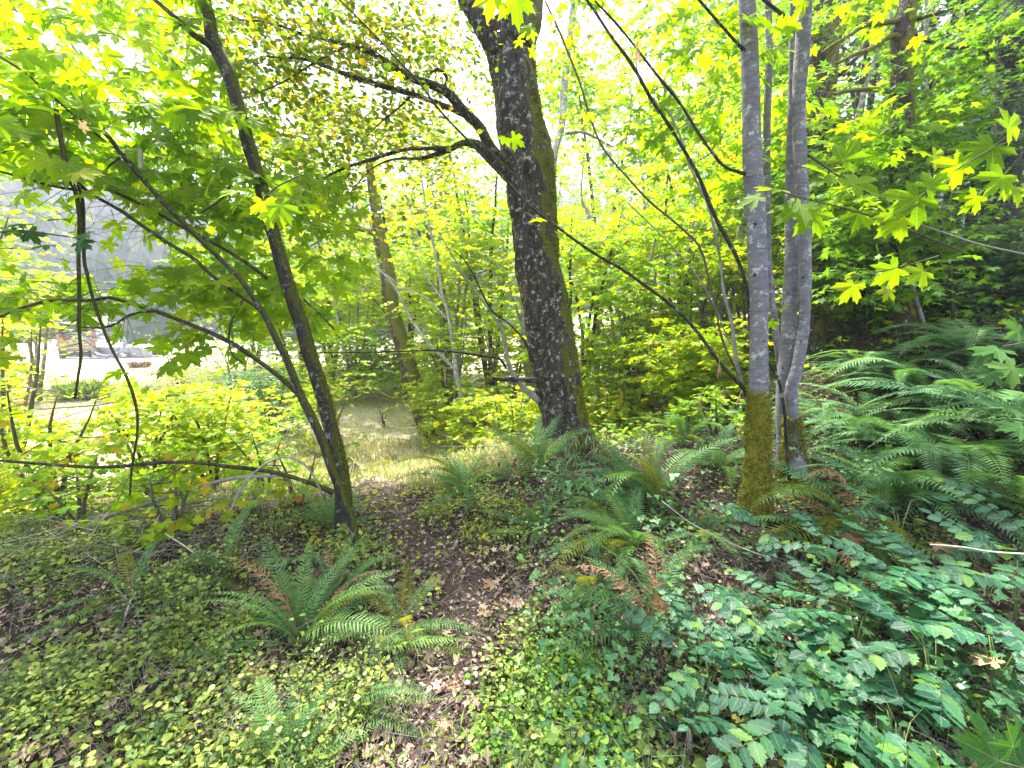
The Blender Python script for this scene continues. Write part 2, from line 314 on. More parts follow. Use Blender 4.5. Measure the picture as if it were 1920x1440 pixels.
# ------------------------------------------------------------------ leaf templates (x across, y along to the tip, z normal)
def fan(out, vein, zf=None, petiole=0.):
    V = [(0, 0, 0)] + [(r * math.sin(rad(a)), r * math.cos(rad(a)), 0) for a, r in out]
    V = np.array(V); n = len(out)
    rr = np.hypot(V[:, 0], V[:, 1]); ve = np.array([1.] + list(vein))
    V[:, 2] = -.16 * rr**2 + .07 * (1 - ve) * rr
    T = [(0, i + 1, (i + 1) % n + 1) for i in range(n)][::-1]
    T = [(0, (i + 1) % n + 1, i + 1) for i in range(n)]
    if petiole:
        m = len(V); V = np.vstack([V, [(-.012, 0, 0), (.012, 0, 0), (0, -petiole, .08)]]); ve = np.r_[ve, 1, 1, 1]; T.append((m, m + 2, m + 1))
    V[:, 1] += 0
    return V, np.array(T), ve
def maple(lobes, detail, petiole=0., depth=.42):
    out = []; ve = []
    for i, (a, r) in enumerate(lobes):
        prev = lobes[i - 1][0] if i else None
        if i == 0: out.append((a - 28, .26)); ve.append(0)
        else: out.append(((a + prev) / 2, depth * min(r, lobes[i - 1][1]) * 1.15)); ve.append(0)
        if detail >= 2:
            out += [(a - 20, .60 * r), (a - 16.5, .80 * r), (a - 9, .76 * r)]; ve += [0, 0, .1]
        elif detail == 1: out += [(a - 15, .74 * r)]; ve += [0]
        out.append((a, r)); ve.append(1)
        if detail >= 2:
            out += [(a + 9, .76 * r), (a + 16.5, .80 * r), (a + 20, .60 * r)]; ve += [.1, 0, 0]
        elif detail == 1: out += [(a + 15, .74 * r)]; ve += [0]
    out.append((lobes[-1][0] + 28, .26)); ve.append(0); out.append((180, .04)); ve.append(1)
    return fan(out, ve, petiole=petiole)
BIG5 = [(-112, .62), (-54, .90), (0, 1.0), (54, .90), (112, .62)]
BIG5b = [(-108, .55), (-50, .84), (3, 1.05), (58, .94), (116, .66)]
T_big = maple(BIG5, 2, .55, .42); T_big2 = maple(BIG5b, 2, .6, .40)
def curl_var(t, a, b, c):
    V, T, ve = t; V = V.copy(); V[:, 2] += a * V[:, 0]**2 + b * V[:, 0] * V[:, 1] + c * np.sin(V[:, 0] * 5 + 1) * .12 * (V[:, 1]); return V, T, ve
T_big3 = curl_var(T_big, .28, .2, 1); T_big4 = curl_var(T_big2, -.35, -.25, 1.2); T_big5 = curl_var(T_big, -.15, .45, -1); T_big = curl_var(T_big, -.12, .05, .5)
T_mid = maple(BIG5, 1, 0, .42)
VINE7 = [(-118, .62), (-80, .82), (-40, .95), (0, 1.), (40, .95), (80, .82), (118, .62)]
T_vine = maple(VINE7, 0, 0, .62)
T_far = maple([(-100, .75), (-50, .95), (0, 1.), (50, .95), (100, .75)], 0, 0, .5)
T_star = fan([(-120, .6), (-60, 1), (0, .62), (60, 1), (125, .6)], [0, 0, 1, 0, 0])
def oval(n=3, wd=.34, tooth=0.):
    """midrib-folded ovate leaf, base at origin, tip at y=1"""
    ys = np.linspace(0, 1, n + 2)[1:-1]; V = [(0, 0, 0), (0, 1, -.06)]; ve = [1, 1]
    for s in (-1, 1):
        for i, y in enumerate(ys):
            x = wd * math.sin(math.pi * y**.75) * (1 + tooth * (1 if i % 2 else -1)); V.append((s * x, y + tooth * .12 * (1 if i % 2 else 0), .06 - .1 * y)); ve.append(0)
    for y in ys: V.append((0, y, -.02 - .04 * y)); ve.append(1)
    V = np.array(V); L = [2 + i for i in range(n)]; R = [2 + n + i for i in range(n)]; Cn = [2 + 2 * n + i for i in range(n)]; T = []
    for E, f in ((L, 0), (R, 1)):
        t = [(0, Cn[0], E[0])]
        for i in range(n - 1): t += [(E[i], Cn[i], E[i + 1]), (Cn[i], Cn[i + 1], E[i + 1])]
        t += [(E[-1], Cn[-1], 1)]
        T += [(a, c, b) for a, b, c in t] if f else t
    return V, np.array(T), np.array(ve, float)
T_oval = oval(2, .36); T_leaflet = oval(9, .36, .15); T_leaflet2 = oval(9, .31, .17)
T_dia = (np.array([(0, 0, 0), (-.4, .45, .06), (0, 1, -.05), (.4, .45, .06)]), np.array([(0, 2, 1), (0, 3, 2)]), np.array([1., 0, 1, 0]))
T_round = fan([(-130, .45), (-75, .62), (-25, .66), (0, .6), (25, .66), (75, .62), (130, .45)], [0, 0, 0, 1, 0, 0, 0]); T_round = (T_round[0] * [1.2, 1.2, 1], T_round[1], T_round[2])
T_tri = None
def trifoliate(src=T_dia, sc=(1.25, .8, 1)):
    V, T, A = [], [], []; n = 0
    for a in (-105, 0, 105):
        v, t, ve = src; c, s = math.cos(rad(-a)), math.sin(rad(-a))
        w_ = v * list(sc); w_ = np.c_[w_[:, 0] * c - w_[:, 1] * s, w_[:, 0] * s + w_[:, 1] * c, w_[:, 2]]
        V.append(w_); T.append(t + n); A.append(ve); n += len(v)
    return np.vstack(V), np.vstack(T), np.concatenate(A)
T_tri = trifoliate(); T_tri2 = trifoliate(T_oval, (1.05, .85, 1))

def scatter(acc, tmpl, P, D, Nn, S, rnd=None, mi=0):
    P = np.asarray(P, float)
    if len(P) == 0: return
    V, T, ve = tmpl; n = len(P)
    Y = unit(D); Z = Nn - (Nn * Y).sum(1, keepdims=True) * Y; Z = unit(Z); X = np.cross(Y, Z)
    S = np.broadcast_to(np.asarray(S, float), (n,))[:, None, None]
    W = P[:, None] + S * (V[None, :, 0:1] * X[:, None] + V[None, :, 1:2] * Y[:, None] + V[None, :, 2:3] * Z[:, None])
    TT = (T[None] + (np.arange(n) * len(V))[:, None, None]).reshape(-1, 3)
    rnd = RNG.random(n) if rnd is None else np.broadcast_to(rnd, (n,))
    acc.add(W.reshape(-1, 3), TT, mi, rnd=np.repeat(rnd, len(V)), vein=np.tile(ve, n))

# where the photograph looks through the foliage (openings the trees leave): ellipse, share of leaves kept, acting on leaves nearer than
GAPS = [(1890, 330, 30, 200, .3, 6.4), (1545, 120, 24, 120, .4, 5.9), (690, 800, 110, 75, .08, 13), (540, 860, 90, 40, .3, 7), (150, 655, 130, 60, .05, 16), (120, 735, 90, 60, .08, 14), (560, 650, 90, 30, .25, 10), (215, 90, 100, 50, .45, 60), (200, 440, 60, 90, .1, 60), (775, 720, 40, 100, .12, 7.2), (735, 560, 25, 80, .3, 7.2),
        (200, 470, 70, 90, .08, 60), (60, 400, 90, 70, .35, 60), (1150, 330, 80, 60, .55, 60), (1600, 150, 60, 80, .2, 60),
        (1800, 400, 50, 60, .25, 60), (600, 830, 90, 50, .1, 9), (870, 700, 60, 60, .6, 12), (1720, 30, 60, 50, .25, 60), (1290,330,50,60,.55,60)]
def prune(P):
    px, py, z = project(P); keep = np.ones(len(P), bool); r = RNG.random(len(P))
    for gx, gy, rx, ry, k, dm in GAPS:
        e = ((px - gx) / rx)**2 + ((py - gy) / ry)**2
        kk = k + (1 - k) * np.clip((e - .6) / .8, 0, 1)
        keep &= ~((z > 0) & (z < dm) & (r > kk))
    return keep
def clump(center, rads, m, k, tl, ls, flat=.45, down=.25, seed=0, tw=None, cull=True, face=0.):
    """m twigs of length tl inside an ellipsoid, k leaves each -> P, D, N, S (+ twig tubes into tw)"""
    c = np.asarray(center, float); R_ = np.asarray(rads, float) * np.ones(3)
    q = unit(RNG.normal(size=(m, 3))) * (RNG.random((m, 1))**.5); s = c + q * R_
    d = unit(q + RNG.normal(size=(m, 3)) * .6 * [1, 1, flat]); d[:, 2] *= flat; d = unit(d)
    ln = tl * (.6 + .8 * RNG.random((m, 1)))
    t = (np.arange(k) + .6) / k
    sag = -down * t**2
    P = s[:, None] + ln[:, None] * (d[:, None] * t[None, :, None]); P[..., 2] += (ln * sag[None])
    side = unit(np.cross(d, [0, 0, 1.]))[:, None] * np.where(np.arange(k) % 2, 1, -1)[None, :, None]
    D = d[:, None] * .55 + side * .8 + RNG.normal(size=P.shape) * .28; D[..., 2] -= .22
    D[:, -1] = d + RNG.normal(size=d.shape) * .2
    Nn = np.array([0, -face, 1.]) + RNG.normal(size=P.shape) * (.38 + .25 * face)
    D = D - np.array([0, 0, .5]) * face
    S = ls * (.6 + .6 * RNG.random(P.shape[:2]))
    P = P + D * S[..., None] * .25
    P, D, Nn, S = P.reshape(-1, 3), D.reshape(-1, 3), Nn.reshape(-1, 3), S.ravel()
    if cull:
        kp = prune(P); P, D, Nn, S = P[kp], D[kp], Nn[kp], S[kp]
    if tw is not None:
        e = s + ln * d; e[:, 2] -= ln[:, 0] * down
        prisms(tw, s, (s + e) / 2 + [0, 0, 1] * (ln * down * .25), np.full(m, ls * .022)); prisms(tw, (s + e) / 2 + [0, 0, 1] * (ln * down * .25), e, np.full(m, ls * .015))
    return P, D, Nn, S
def prisms(acc, A, B, r):
    n = len(A)
    if n == 0: return
    d = unit(B - A); u = unit(np.cross(d, [.2, .3, 1.])); v = np.cross(d, u); r = np.asarray(r)[:, None]
    V = []
    for P, rr in ((A, r), (B, r * .6)):
        for a in (0, 2.094, 4.189): V.append(P + rr * (math.cos(a) * u + math.sin(a) * v))
    V = np.stack(V, 1).reshape(-1, 3)
    T = np.array([(0, 1, 4), (0, 4, 3), (1, 2, 5), (1, 5, 4), (2, 0, 3), (2, 3, 5)])
    acc.add(V, (T[None] + (np.arange(n) * 6)[:, None, None]).reshape(-1, 3), 0, rnd=.3)
def cat(L): return tuple(np.concatenate([l[i] for l in L]) for i in range(4))

LEAFMESH = {}
def leafmesh(key, tmpl, mat, thick=None):
    k = (key, mat.name)
    if k not in LEAFMESH:
        V, T, ve = tmpl
        LEAFMESH[k] = mk_mesh(key, V, T, {'rnd': np.zeros(len(V)), 'vein': ve}, True, [mat])
    return LEAFMESH[k]
def emit(tree, base, L, tmpl, mat, indiv=0, stuffname='leaves', mesh_t=None):
    """leaves of a tree: the ones that show largest as single parts, the rest joined"""
    P, D, Nn, S = L
    if len(P) == 0: return
    idx = np.zeros(len(P), bool)
    if indiv:
        px, py, z = project(P); sc = np.where((z > .3) & (px > -20) & (px < 1940) & (py > -20) & (py < 1460), S / np.maximum(z, .3), 0)
        o = np.argsort(-sc)[:indiv]; o = o[sc[o] > 0]; idx[o] = True
        meshes = [leafmesh('leaf', t, mat) for t in (mesh_t or [tmpl])]
        for i in o:
            Y = unit(D[i]); Z = unit(Nn[i] - (Nn[i] @ Y) * Y); X = np.cross(Y, Z)
            ob = bpy.data.objects.new('leaf', meshes[i % len(meshes)]); C.objects.link(ob); ob.parent = tree
            Mx = Matrix([[*(r)] for r in np.c_[X * S[i], Y * S[i], Z * S[i], P[i] - base]] + [[0, 0, 0, 1]])
            ob.matrix_basis = Mx
    r = ~idx
    if r.any():
        a = Acc(); scatter(a, tmpl, P[r], D[r], Nn[r], S[r])
        link(stuffname, a.mesh(stuffname, mat, base), tree, kind='stuff')

# ------------------------------------------------------------------ ground, path, hill
def build_ground():
    n = 300; k = 7.2
    u = np.linspace(-1, 1, n); g = 290 * np.sinh(k * u) / np.sinh(k)
    X, Y = np.meshgrid(g, g + 3.0, indexing='ij'); Z = H(X, Y)
    V = np.stack([X, Y, Z], -1).reshape(-1, 3)
    i = np.arange(n - 1)[:, None] * n + np.arange(n - 1)[None]; i = i.ravel()
    T = np.vstack([np.c_[i, i + n, i + n + 1], np.c_[i, i + n + 1, i + 1]])
    link('ground', mk_mesh('ground', V, T, None, True, [M['ground']]), kind='structure')
build_ground()
PATH_PX = [(760, 1700), (800, 1440), (835, 1340), (845, 1240), (868, 1160), (885, 1105), (830, 1050), (770, 1000), (720, 955), (690, 905), (640, 870), (560, 850)]
PATH = np.array([ground(*p)[0][:2] for p in PATH_PX])
PATHL = smooth_line(np.c_[PATH, np.zeros(len(PATH)), np.zeros(len(PATH))], 160)[:, :2]
def path_dist(x, y):
    P = np.stack([x, y], -1)[..., None, :]; return np.sqrt(((P - PATHL)**2).sum(-1)).min(-1)
def build_path():
    t = unit(np.gradient(PATHL, axis=0)); nrm = np.c_[-t[:, 1], t[:, 0]]; s = np.arange(160); V = []
    wl_ = .20 + .07 * vnoise(s * .13, 0, 0, 5) + .05 * vnoise(s * .5, 0, 0, 6); wr = .20 + .07 * vnoise(s * .13, 5, 0, 7) + .05 * vnoise(s * .5, 4, 0, 8)
    for q in np.linspace(-1, 1, 13):
        wd = np.where(q < 0, wl_, wr) * q; p = PATHL + nrm * wd[:, None]
        V.append(np.c_[p, H(p[:, 0], p[:, 1]) + .014 * (1 - abs(q)**3) - .004])
    V = np.stack(V, 1).reshape(-1, 3); i = (np.arange(159)[:, None] * 13 + np.arange(12)[None]).ravel()
    T = np.vstack([np.c_[i, i + 13, i + 14], np.c_[i, i + 14, i + 1]])
    link('path', mk_mesh('path', V, T, None, True, [M['path']]), kind='structure')
build_path()
def hillH(x, y):
    r = np.hypot(x, y); a = np.arctan2(x, y)
    return -8 + 62 * sst(60, 210, r + 12 * fbm(a * 4, 1, 0, 21, 3)) * (.80 + .18 * fbm(a * 2.2, 3, 0, 22, 3)) + 1.5 * fbm(x * .05, y * .05, 0, 23, 3)
def build_hill():
    na, nr = 120, 30; A = np.linspace(-1.9, 1.9, na); R_ = np.linspace(58, 260, nr)
    AA, RR = np.meshgrid(A, R_, indexing='ij'); X = RR * np.sin(AA); Y = RR * np.cos(AA); Z = hillH(X, Y)
    V = np.stack([X, Y, Z], -1).reshape(-1, 3); i = (np.arange(na - 1)[:, None] * nr + np.arange(nr - 1)[None]).ravel()
    T = np.vstack([np.c_[i, i + 1, i + nr + 1], np.c_[i, i + nr + 1, i + nr]])
    link('hill', mk_mesh('hill', V, T, None, True, [plain('hillside_scrub', (.05, .08, .04), .9, 0, .4)]), kind='structure')
    # the conifer wood on it, one mass
    m = 2600; a = RNG.uniform(-1.5, 1.5, m); r = 62 + 150 * RNG.random(m)**.8; x, y = r * np.sin(a), r * np.cos(a)
    acc = Acc(); base = np.c_[x, y, hillH(x, y)]; h = RNG.uniform(8, 17, m)
    for lv in range(5):
        z0 = .12 + lv * .17; rr = (.20 - lv * .033); ns = 7
        th = np.arange(ns) * 2 * np.pi / ns + lv
        ring = np.stack([np.cos(th), np.sin(th), np.zeros(ns)], -1)[None] * (rr * h)[:, None, None] * (.7 + .6 * RNG.random((m, ns, 1)))
        ringv = base[:, None] + ring + np.array([0, 0, 1.]) * (z0 * h)[:, None, None] * (1 + .05 * RNG.normal(size=(m, ns, 1)))
        top = base + np.c_[0 * h, 0 * h, (z0 + .3) * h]
        V = np.concatenate([ringv, top[:, None]], 1).reshape(-1, 3); j = np.arange(ns)
        T = np.c_[j, (j + 1) % ns, np.full(ns, ns)]
        acc.add(V, (T[None] + (np.arange(m) * (ns + 1))[:, None, None]).reshape(-1, 3), 0, rnd=np.repeat(RNG.random(m), ns + 1))
    link('forest', acc.mesh('forest', leafmat('conifer_foliage', [(0, (.02, .05, .03)), (.7, (.04, .085, .045)), (1, (.09, .12, .05))], trans=.05, nscale=.6), smooth=False), kind='stuff')
build_hill()

# ------------------------------------------------------------------ trees
def moss_tufts(parent, base, line, side=None, n=400, l=.03, zlim=None):
    Q = smooth_line(line, 200); i = RNG.integers(0, 199, n); P0, R0 = Q[i, :3], Q[i, 3]
    th = RNG.normal(0, .9, n) if side is not None else RNG.uniform(0, 2 * np.pi, n)
    ph = (side or 0) + th
    Nn = np.c_[np.cos(ph), np.sin(ph), np.zeros(n)]
    P = P0 + Nn * R0[:, None] * .97
    keep = fbm(P[:, 0] * 6, P[:, 1] * 6, P[:, 2] * 4, 31, 2) > -.25
    if zlim is not None: keep &= P[:, 2] - base[2] < zlim * (.62 + .22 * fbm(P[:, 0] * 14, P[:, 1] * 14, 0, 33, 2) + .5 * RNG.random(n))
    P, Nn = P[keep], Nn[keep]; m = len(P)
    if not m: return
    D = Nn + RNG.normal(size=(m, 3)) * .6; D[:, 2] -= .25
    t = (T_dia[0] * [.35, 1, 1], T_dia[1], T_dia[2])
    a = Acc(); scatter(a, t, P, D, RNG.normal(size=(m, 3)), l * (.5 + RNG.random(m)))
    link('moss', a.mesh('moss', M['moss'], base), parent, kind='stuff')
def grounded(line, flare=1.5, extra=.12):
    """line from the foot upward: add a flared foot that goes into the soil"""
    b = line[0]; g = H(b[0], b[1]); foot = np.array([b[0], b[1], min(g, b[2]) - extra, b[3] * flare])
    return np.vstack([foot, line])
def part_tube(name, line, mat, parent, base, sides=8, step=.1, rough=.1, freq=8, seed=1, wob=0., label=None):
    V, T = tube(line, sides, step, rough, freq, seed, wob)
    return link(name, mk_mesh(name, V - base, T, {'rnd': np.zeros(len(V))}, True, [mat]), parent, label=label)
def side_twigs(acc, lines, n, ln, r, seed=0, up=.3):
    """bare fine twigs springing from branch lines; returns their ends"""
    ends = []
    for L_ in lines:
        Q = smooth_line(L_, 60); m = max(1, int(n * len(L_) / 4)); i = RNG.integers(8, 59, m); A = Q[i, :3]
        tn = unit(np.gradient(Q[:, :3], axis=0))[i]
        d = unit(tn * .6 + RNG.normal(size=(m, 3)) * [.8, .6, .5] + [0, 0, up]); l = ln * (.4 + RNG.random((m, 1)))
        B = A + d * l * .5; E = B + unit(d + RNG.normal(size=(m, 3)) * .35) * l * .5
        prisms(acc, A, B, np.full(m, r)); prisms(acc, B, E, np.full(m, r * .6)); ends.append(np.c_[B, E])
    return np.vstack(ends)
def leaves_at(Pts, k, spread, ls):
    n = len(Pts); P = np.repeat(Pts, k, 0) + RNG.normal(size=(n * k, 3)) * spread * [1, 1, .6]
    D = RNG.normal(size=(n * k, 3)) * [1, 1, .35] + [0, 0, -.2]; Nn = np.array([0, 0, 1.]) + RNG.normal(size=(n * k, 3)) * .4
    S = ls * (.55 + .65 * RNG.random(n * k)); kp = prune(P); return P[kp], D[kp], Nn[kp], S[kp]

# -- the big mossy maple in the centre
gp, gd = ground(1062, 842)
DT = gd
t = thing('maple_tree', 'thick dark trunked maple with lichen blotches and mossy flank, broken stub low down', 'tree', gp)
main = [1, 1, 1, .95] * pxl([(1062, 842, 108), (1061, 800, 91), (1047, 720, 88), (1033, 640, 89), (1020, 560, 87), (1007, 480, 85), (999, 400, 88), (991, 310, 98), (975, 230, 90), (965, 160, 86), (957, 100, 92), (953, 60, 100)], DT, DT + .1)
part_tube('trunk', grounded(main, 1.35), M['bark_big'], t, gp, 72, .03, .2, 9, 3)
# right root flare and left flare
for rp in ([(1085, 800, 40), (1108, 835, 34), (1122, 858, 20)], [(1035, 800, 30), (1025, 838, 30), (1018, 862, 16)]):
    part_tube('root', pxl(rp, DT - .12), M['bark_big'], t, gp, 10, .05, .2, 9, 5)
BT = []
def br(pts, d0, d1=None, mat='bark_dark', sides=8, par=None, base=None, name='branch', seed=None, wob=.008, rough=.15):
    L_ = pxl(pts, d0, d1); BT.append(L_)
    part_tube(name, L_, M[mat], par, base, sides, .04, rough * 1.6, 18, seed or len(BT), wob * 1.6); return L_
b_t, b_b = t, gp
kw = dict(par=t, base=gp)
limb1 = br([(945, 90, 62), (912, 55, 46), (885, 18, 30), (862, -30, 26), (830, -110, 20), (780, -220, 12)], DT, DT - .3, 'bark_big', 16, **kw)
limb2 = br([(968, 90, 66), (992, 40, 48), (998, 0, 42), (1000, -90, 36), (1010, -220, 26), (1040, -400, 14)], DT, DT + .2, 'bark_big', 16, **kw)
limbA = br([(965, 325, 20), (923, 280, 21), (900, 240, 19), (873, 213, 18), (847, 182, 17), (822, 165, 16), (783, 152, 14), (740, 127, 13), (697, 100, 10), (640, 82, 7), (590, 70, 5), (520, 48, 4), (430, 36, 3)], DT - .1, DT - .9, **kw)
limbB = br([(873, 215, 12), (830, 197, 10), (770, 175, 9), (700, 158, 9), (655, 140, 8), (615, 125, 7), (570, 112, 5), (500, 104, 3)], DT - .3, DT - 1.0, **kw)
limbC = br([(958, 335, 24), (925, 300, 20), (895, 272, 18), (868, 268, 12), (843, 280, 11), (800, 279, 7), (760, 279, 6), (700, 297, 6), (640, 317, 5), (590, 345, 4), (560, 380, 2)], DT - .1, DT - .9, **kw)
br([(845, 281, 10), (815, 290, 9), (785, 296, 6), (735, 300, 4), (690, 322, 3), (645, 380, 3), (610, 410, 2)], DT - .35, DT - .8, sides=6, **kw)
br([(775, 170, 7), (755, 195, 4), (720, 225, 3), (690, 255, 2)], DT - .4, DT - .5, sides=6, **kw)
br([(835, 165, 8), (838, 145, 7), (822, 130, 6), (800, 140, 3)], DT - .25, None, sides=6, **kw)
br([(655, 83, 6), (600, 110, 4), (540, 150, 3), (480, 175, 2)], DT - .7, DT - 1, sides=6, **kw)
br([(1010, 752, 14), (985, 728, 12), (962, 703, 9), (950, 665, 7), (943, 630, 6), (925, 590, 5), (880, 530, 4), (848, 482, 3), (820, 430, 2)], DT - .1, DT - .3, 'twig_pale', 6, **kw)
br([(948, 690, 5), (935, 672, 6), (905, 668, 6), (870, 662, 5), (820, 658, 4), (740, 660, 3), (640, 660, 2), (560, 662, 2)], DT - .25, DT - .6, 'bark_dark', 6, **kw)
br([(1002, 680, 5), (985, 640, 5), (960, 612, 4), (920, 580, 4), (880, 500, 3), (850, 470, 2)], DT - .15, DT - .5, 'bark_dark', 6, **kw)
br([(1060, 250, 6), (1090, 247, 6), (1115, 257, 4), (1150, 275, 3)], DT + .3, DT + .2, 'bark_pale', 6, **kw)
part_tube('broken_stub', pxl([(1010, 713, 12), (965, 712, 10), (940, 711, 9), (924, 709, 9)], DT - .22), M['bark_dark'], t, gp, 10, .04, .25, 12, 4, .004, 'dark broken stub sticking out sideways')
tw = Acc(); ends = side_twigs(tw, [limbA[3:], limbB, limbC[3:], limb1[3:], limb2[2:]], 26, .8, .0035)
Ls = [leaves_at(np.vstack([ends[:, :3], ends[:, 3:]]), 6, .16, .075)]
for (px, py, d, r, m) in [(500, 120, DT - .9, .55, 60), (560, 330, DT - .6, .5, 45), (640, 200, DT - .3, .5, 55), (760, 90, DT - .3, .45, 45), (830, 60, DT, .4, 40), (640, 20, DT - .6, .5, 50), (740, 240, DT + .2, .45, 45), (470, 30, DT - .8, .5, 40),
                          (1040, 90, DT + .5, .4, 25), (900, 150, DT + .8, .4, 30), (840, 330, DT + .6, .4, 30), (620, 420, DT - .2, .5, 35), (500, 230, DT, .5, 40), (1120, 200, DT + .8, .5, 30),
                          (700, -200, DT - .5, 1.2, 260), (950, -400, DT - .6, 1.5, 80), (1100, -250, DT, 1.2, 60), (800, -600, DT - 2, 1.6, 80), (1000, -1000, DT - 3, 1.8, 90)]:
    Ls.append(clump(at(px, py, d), (r, r, r * .7), int(m * (1.5 if py > 0 else .2)), 8, .45, .075, tw=tw, flat=.6))
over_l = [np.array([[955, -220, 0]])]
for wx, wy, wz in [(-2.6, .6, 4.6), (-1.2, -.4, 4.9), (.3, .5, 5.0), (1.6, -.3, 4.8), (2.6, .9, 4.7), (-3.4, -1, 5.2), (.8, 2.0, 5.6), (-1.2, 2.2, 5.4), (3.2, 2.6, 5.3)]:  # unseen clumps added above and behind the camera to shade the near ground
    c = np.array([wx, wy, wz]); hub = limb1[-1, :3] + [0, 0, .3]
    part_tube('branch', np.array([[*hub, .05], [*((hub + c) / 2 + [0, 0, .5]), .035], [*c, .012]]), M['bark_dark'], t, gp, 6, .2, .1, 6, 3, .03)  # added limb, out of view, carrying the shading clump
    Ls.append(clump(c, (1.1, 1.1, .45), 60, 7, .6, .13, tw=tw, flat=.4))
emit(t, gp, cat(Ls), T_oval, M['oval'], 300)
link('twigs', tw.mesh('twigs', M['twig'], gp), t, kind='stuff')
moss_tufts(t, gp, main, side=rad(-5), n=9000, l=.04)
# moss sleeves below limbs
moss_tufts(t, gp, limbC[:5], None, 500, .03); moss_tufts(t, gp, limbA[:6], None, 600, .028)

# -- the leaning tree on the left with its front stem and long arching branches
gp, gd = ground(640, 1010); DL = gd
t = thing('leaning_maple_tree', 'slim dark maple leaning left with big bright leaves, standing behind the foreground fern', 'tree', gp)
kw = dict(par=t, base=gp)
mainL = [1, 1, 1, .86] * pxl([(640, 1010, 38), (644, 950, 36), (640, 900, 33), (633, 857, 32), (620, 800, 32), (603, 733, 31), (583, 673, 30), (567, 613, 29), (547, 557, 29), (530, 500, 28), (507, 417, 28), (488, 345, 27), (470, 283, 27), (450, 213, 26), (430, 140, 28), (403, 83, 30), (392, 30, 24), (380, -20, 22), (360, -120, 18), (330, -260, 12)], DL, DL - .1)
part_tube('trunk', grounded(mainL), M['bark_dark'], t, gp, 20, .04, .16, 16, 11)
gs, ds = ground(677, 1037)
stem = pxl([(677, 1037, 19), (660, 985, 18), (636, 915, 16), (622, 880, 16), (607, 833, 16), (587, 787, 16), (563, 740, 15), (540, 680, 13), (520, 640, 12), (497, 592, 11), (473, 555, 10), (450, 523, 9), (425, 497, 9), (407, 480, 9), (353, 427, 9), (300, 373, 9), (263, 330, 10), (227, 287, 9), (200, 253, 8), (160, 223, 7), (113, 230, 6), (50, 257, 5), (-20, 300, 4), (-120, 340, 3)], ds, DL - .45)
part_tube('stem', grounded(stem, 1.2, .06), M['bark_dark'], t, gp, 12, .04, .1, 16, 12, label='thinner front stem bending over to the left')
bl = [stem[12:]]
def bL(pts, d0=DL - .2, d1=DL - .5, mat='bark_dark', sides=7, nm='branch', **k): L_ = br(pts, d0, d1, mat, sides, name=nm, **kw); bl.append(L_); return L_
bL([(400, 92, 14), (380, 75, 12), (360, 63, 10), (333, 37, 9), (290, 0, 8), (220, -60, 6), (120, -130, 4)], DL - .1, DL - .5)
bL([(503, 598, 8), (475, 572, 7), (450, 553, 7), (400, 517, 7), (357, 482, 7), (300, 447, 7), (233, 400, 7), (160, 360, 7), (127, 320, 6), (67, 267, 6), (0, 208, 5), (-60, 150, 4)], DL - .2, DL - .6)
bL([(500, 520, 7), (460, 490, 6), (393, 450, 6), (350, 427, 6), (300, 400, 6), (233, 370, 6), (167, 340, 5), (110, 313, 5), (67, 293, 4), (0, 260, 4), (-60, 230, 3)], DL - .05, DL - .5)
bL([(150, 357, 5), (110, 352, 5), (73, 343, 5), (0, 322, 4), (-60, 310, 3)], DL - .55, DL - .7)
bL([(563, 743, 10), (533, 713, 9), (493, 680, 9), (443, 647, 9), (393, 623, 8), (333, 600, 8), (287, 583, 7), (233, 567, 7), (207, 560, 6), (160, 565, 6), (100, 565, 5), (50, 577, 5), (0, 593, 4), (-60, 620, 3)], DL - .25, DL - .7)
bL([(287, 585, 5), (247, 590, 4), (213, 610, 4), (183, 615, 3), (150, 613, 2)], DL - .5, DL - .55, sides=5)
bL([(627, 923, 10), (600, 910, 9), (583, 903, 8), (533, 887, 8), (483, 878, 8), (433, 873, 7), (367, 868, 7), (300, 868, 7), (233, 873, 7), (167, 876, 6), (100, 872, 6), (33, 867, 5), (-40, 860, 5)], DL - .1, DL - .5, nm='branch')
bL([(200, 267, 4), (153, 227, 4), (56, 142, 4), (0, 107, 3), (-60, 70, 3)], DL - .5, DL - .8, sides=5)
bL([(460, 300, 5), (447, 322, 5), (430, 352, 4), (415, 375, 4), (380, 400, 2)], DL, DL - .2, sides=5)
bL([(570, 560, 4), (600, 590, 4), (625, 620, 3)], DL, DL, sides=5)
bL([(225, 295, 5), (200, 315, 4), (194, 340, 3)], DL - .4, sides=5)
bL([(262, 318, 8), (262, 300, 8), (263, 280, 6)], DL - .35, DL - .35, 'dead_twig', sides=6)
bL([(458, 560, 4), (435, 600, 4), (428, 640, 4), (436, 668, 3), (455, 680, 3)], DL - .2, DL - .25, sides=5)
bL([(607, 930, 4), (580, 880, 4), (540, 858, 4), (500, 868, 4), (460, 905, 4), (432, 960, 3)], DL - .3, DL - .6, 'twig_pale', sides=5)
tw = Acc(); ends = side_twigs(tw, bl[:7], 9, .45, .0022, up=.1)
Ls = []
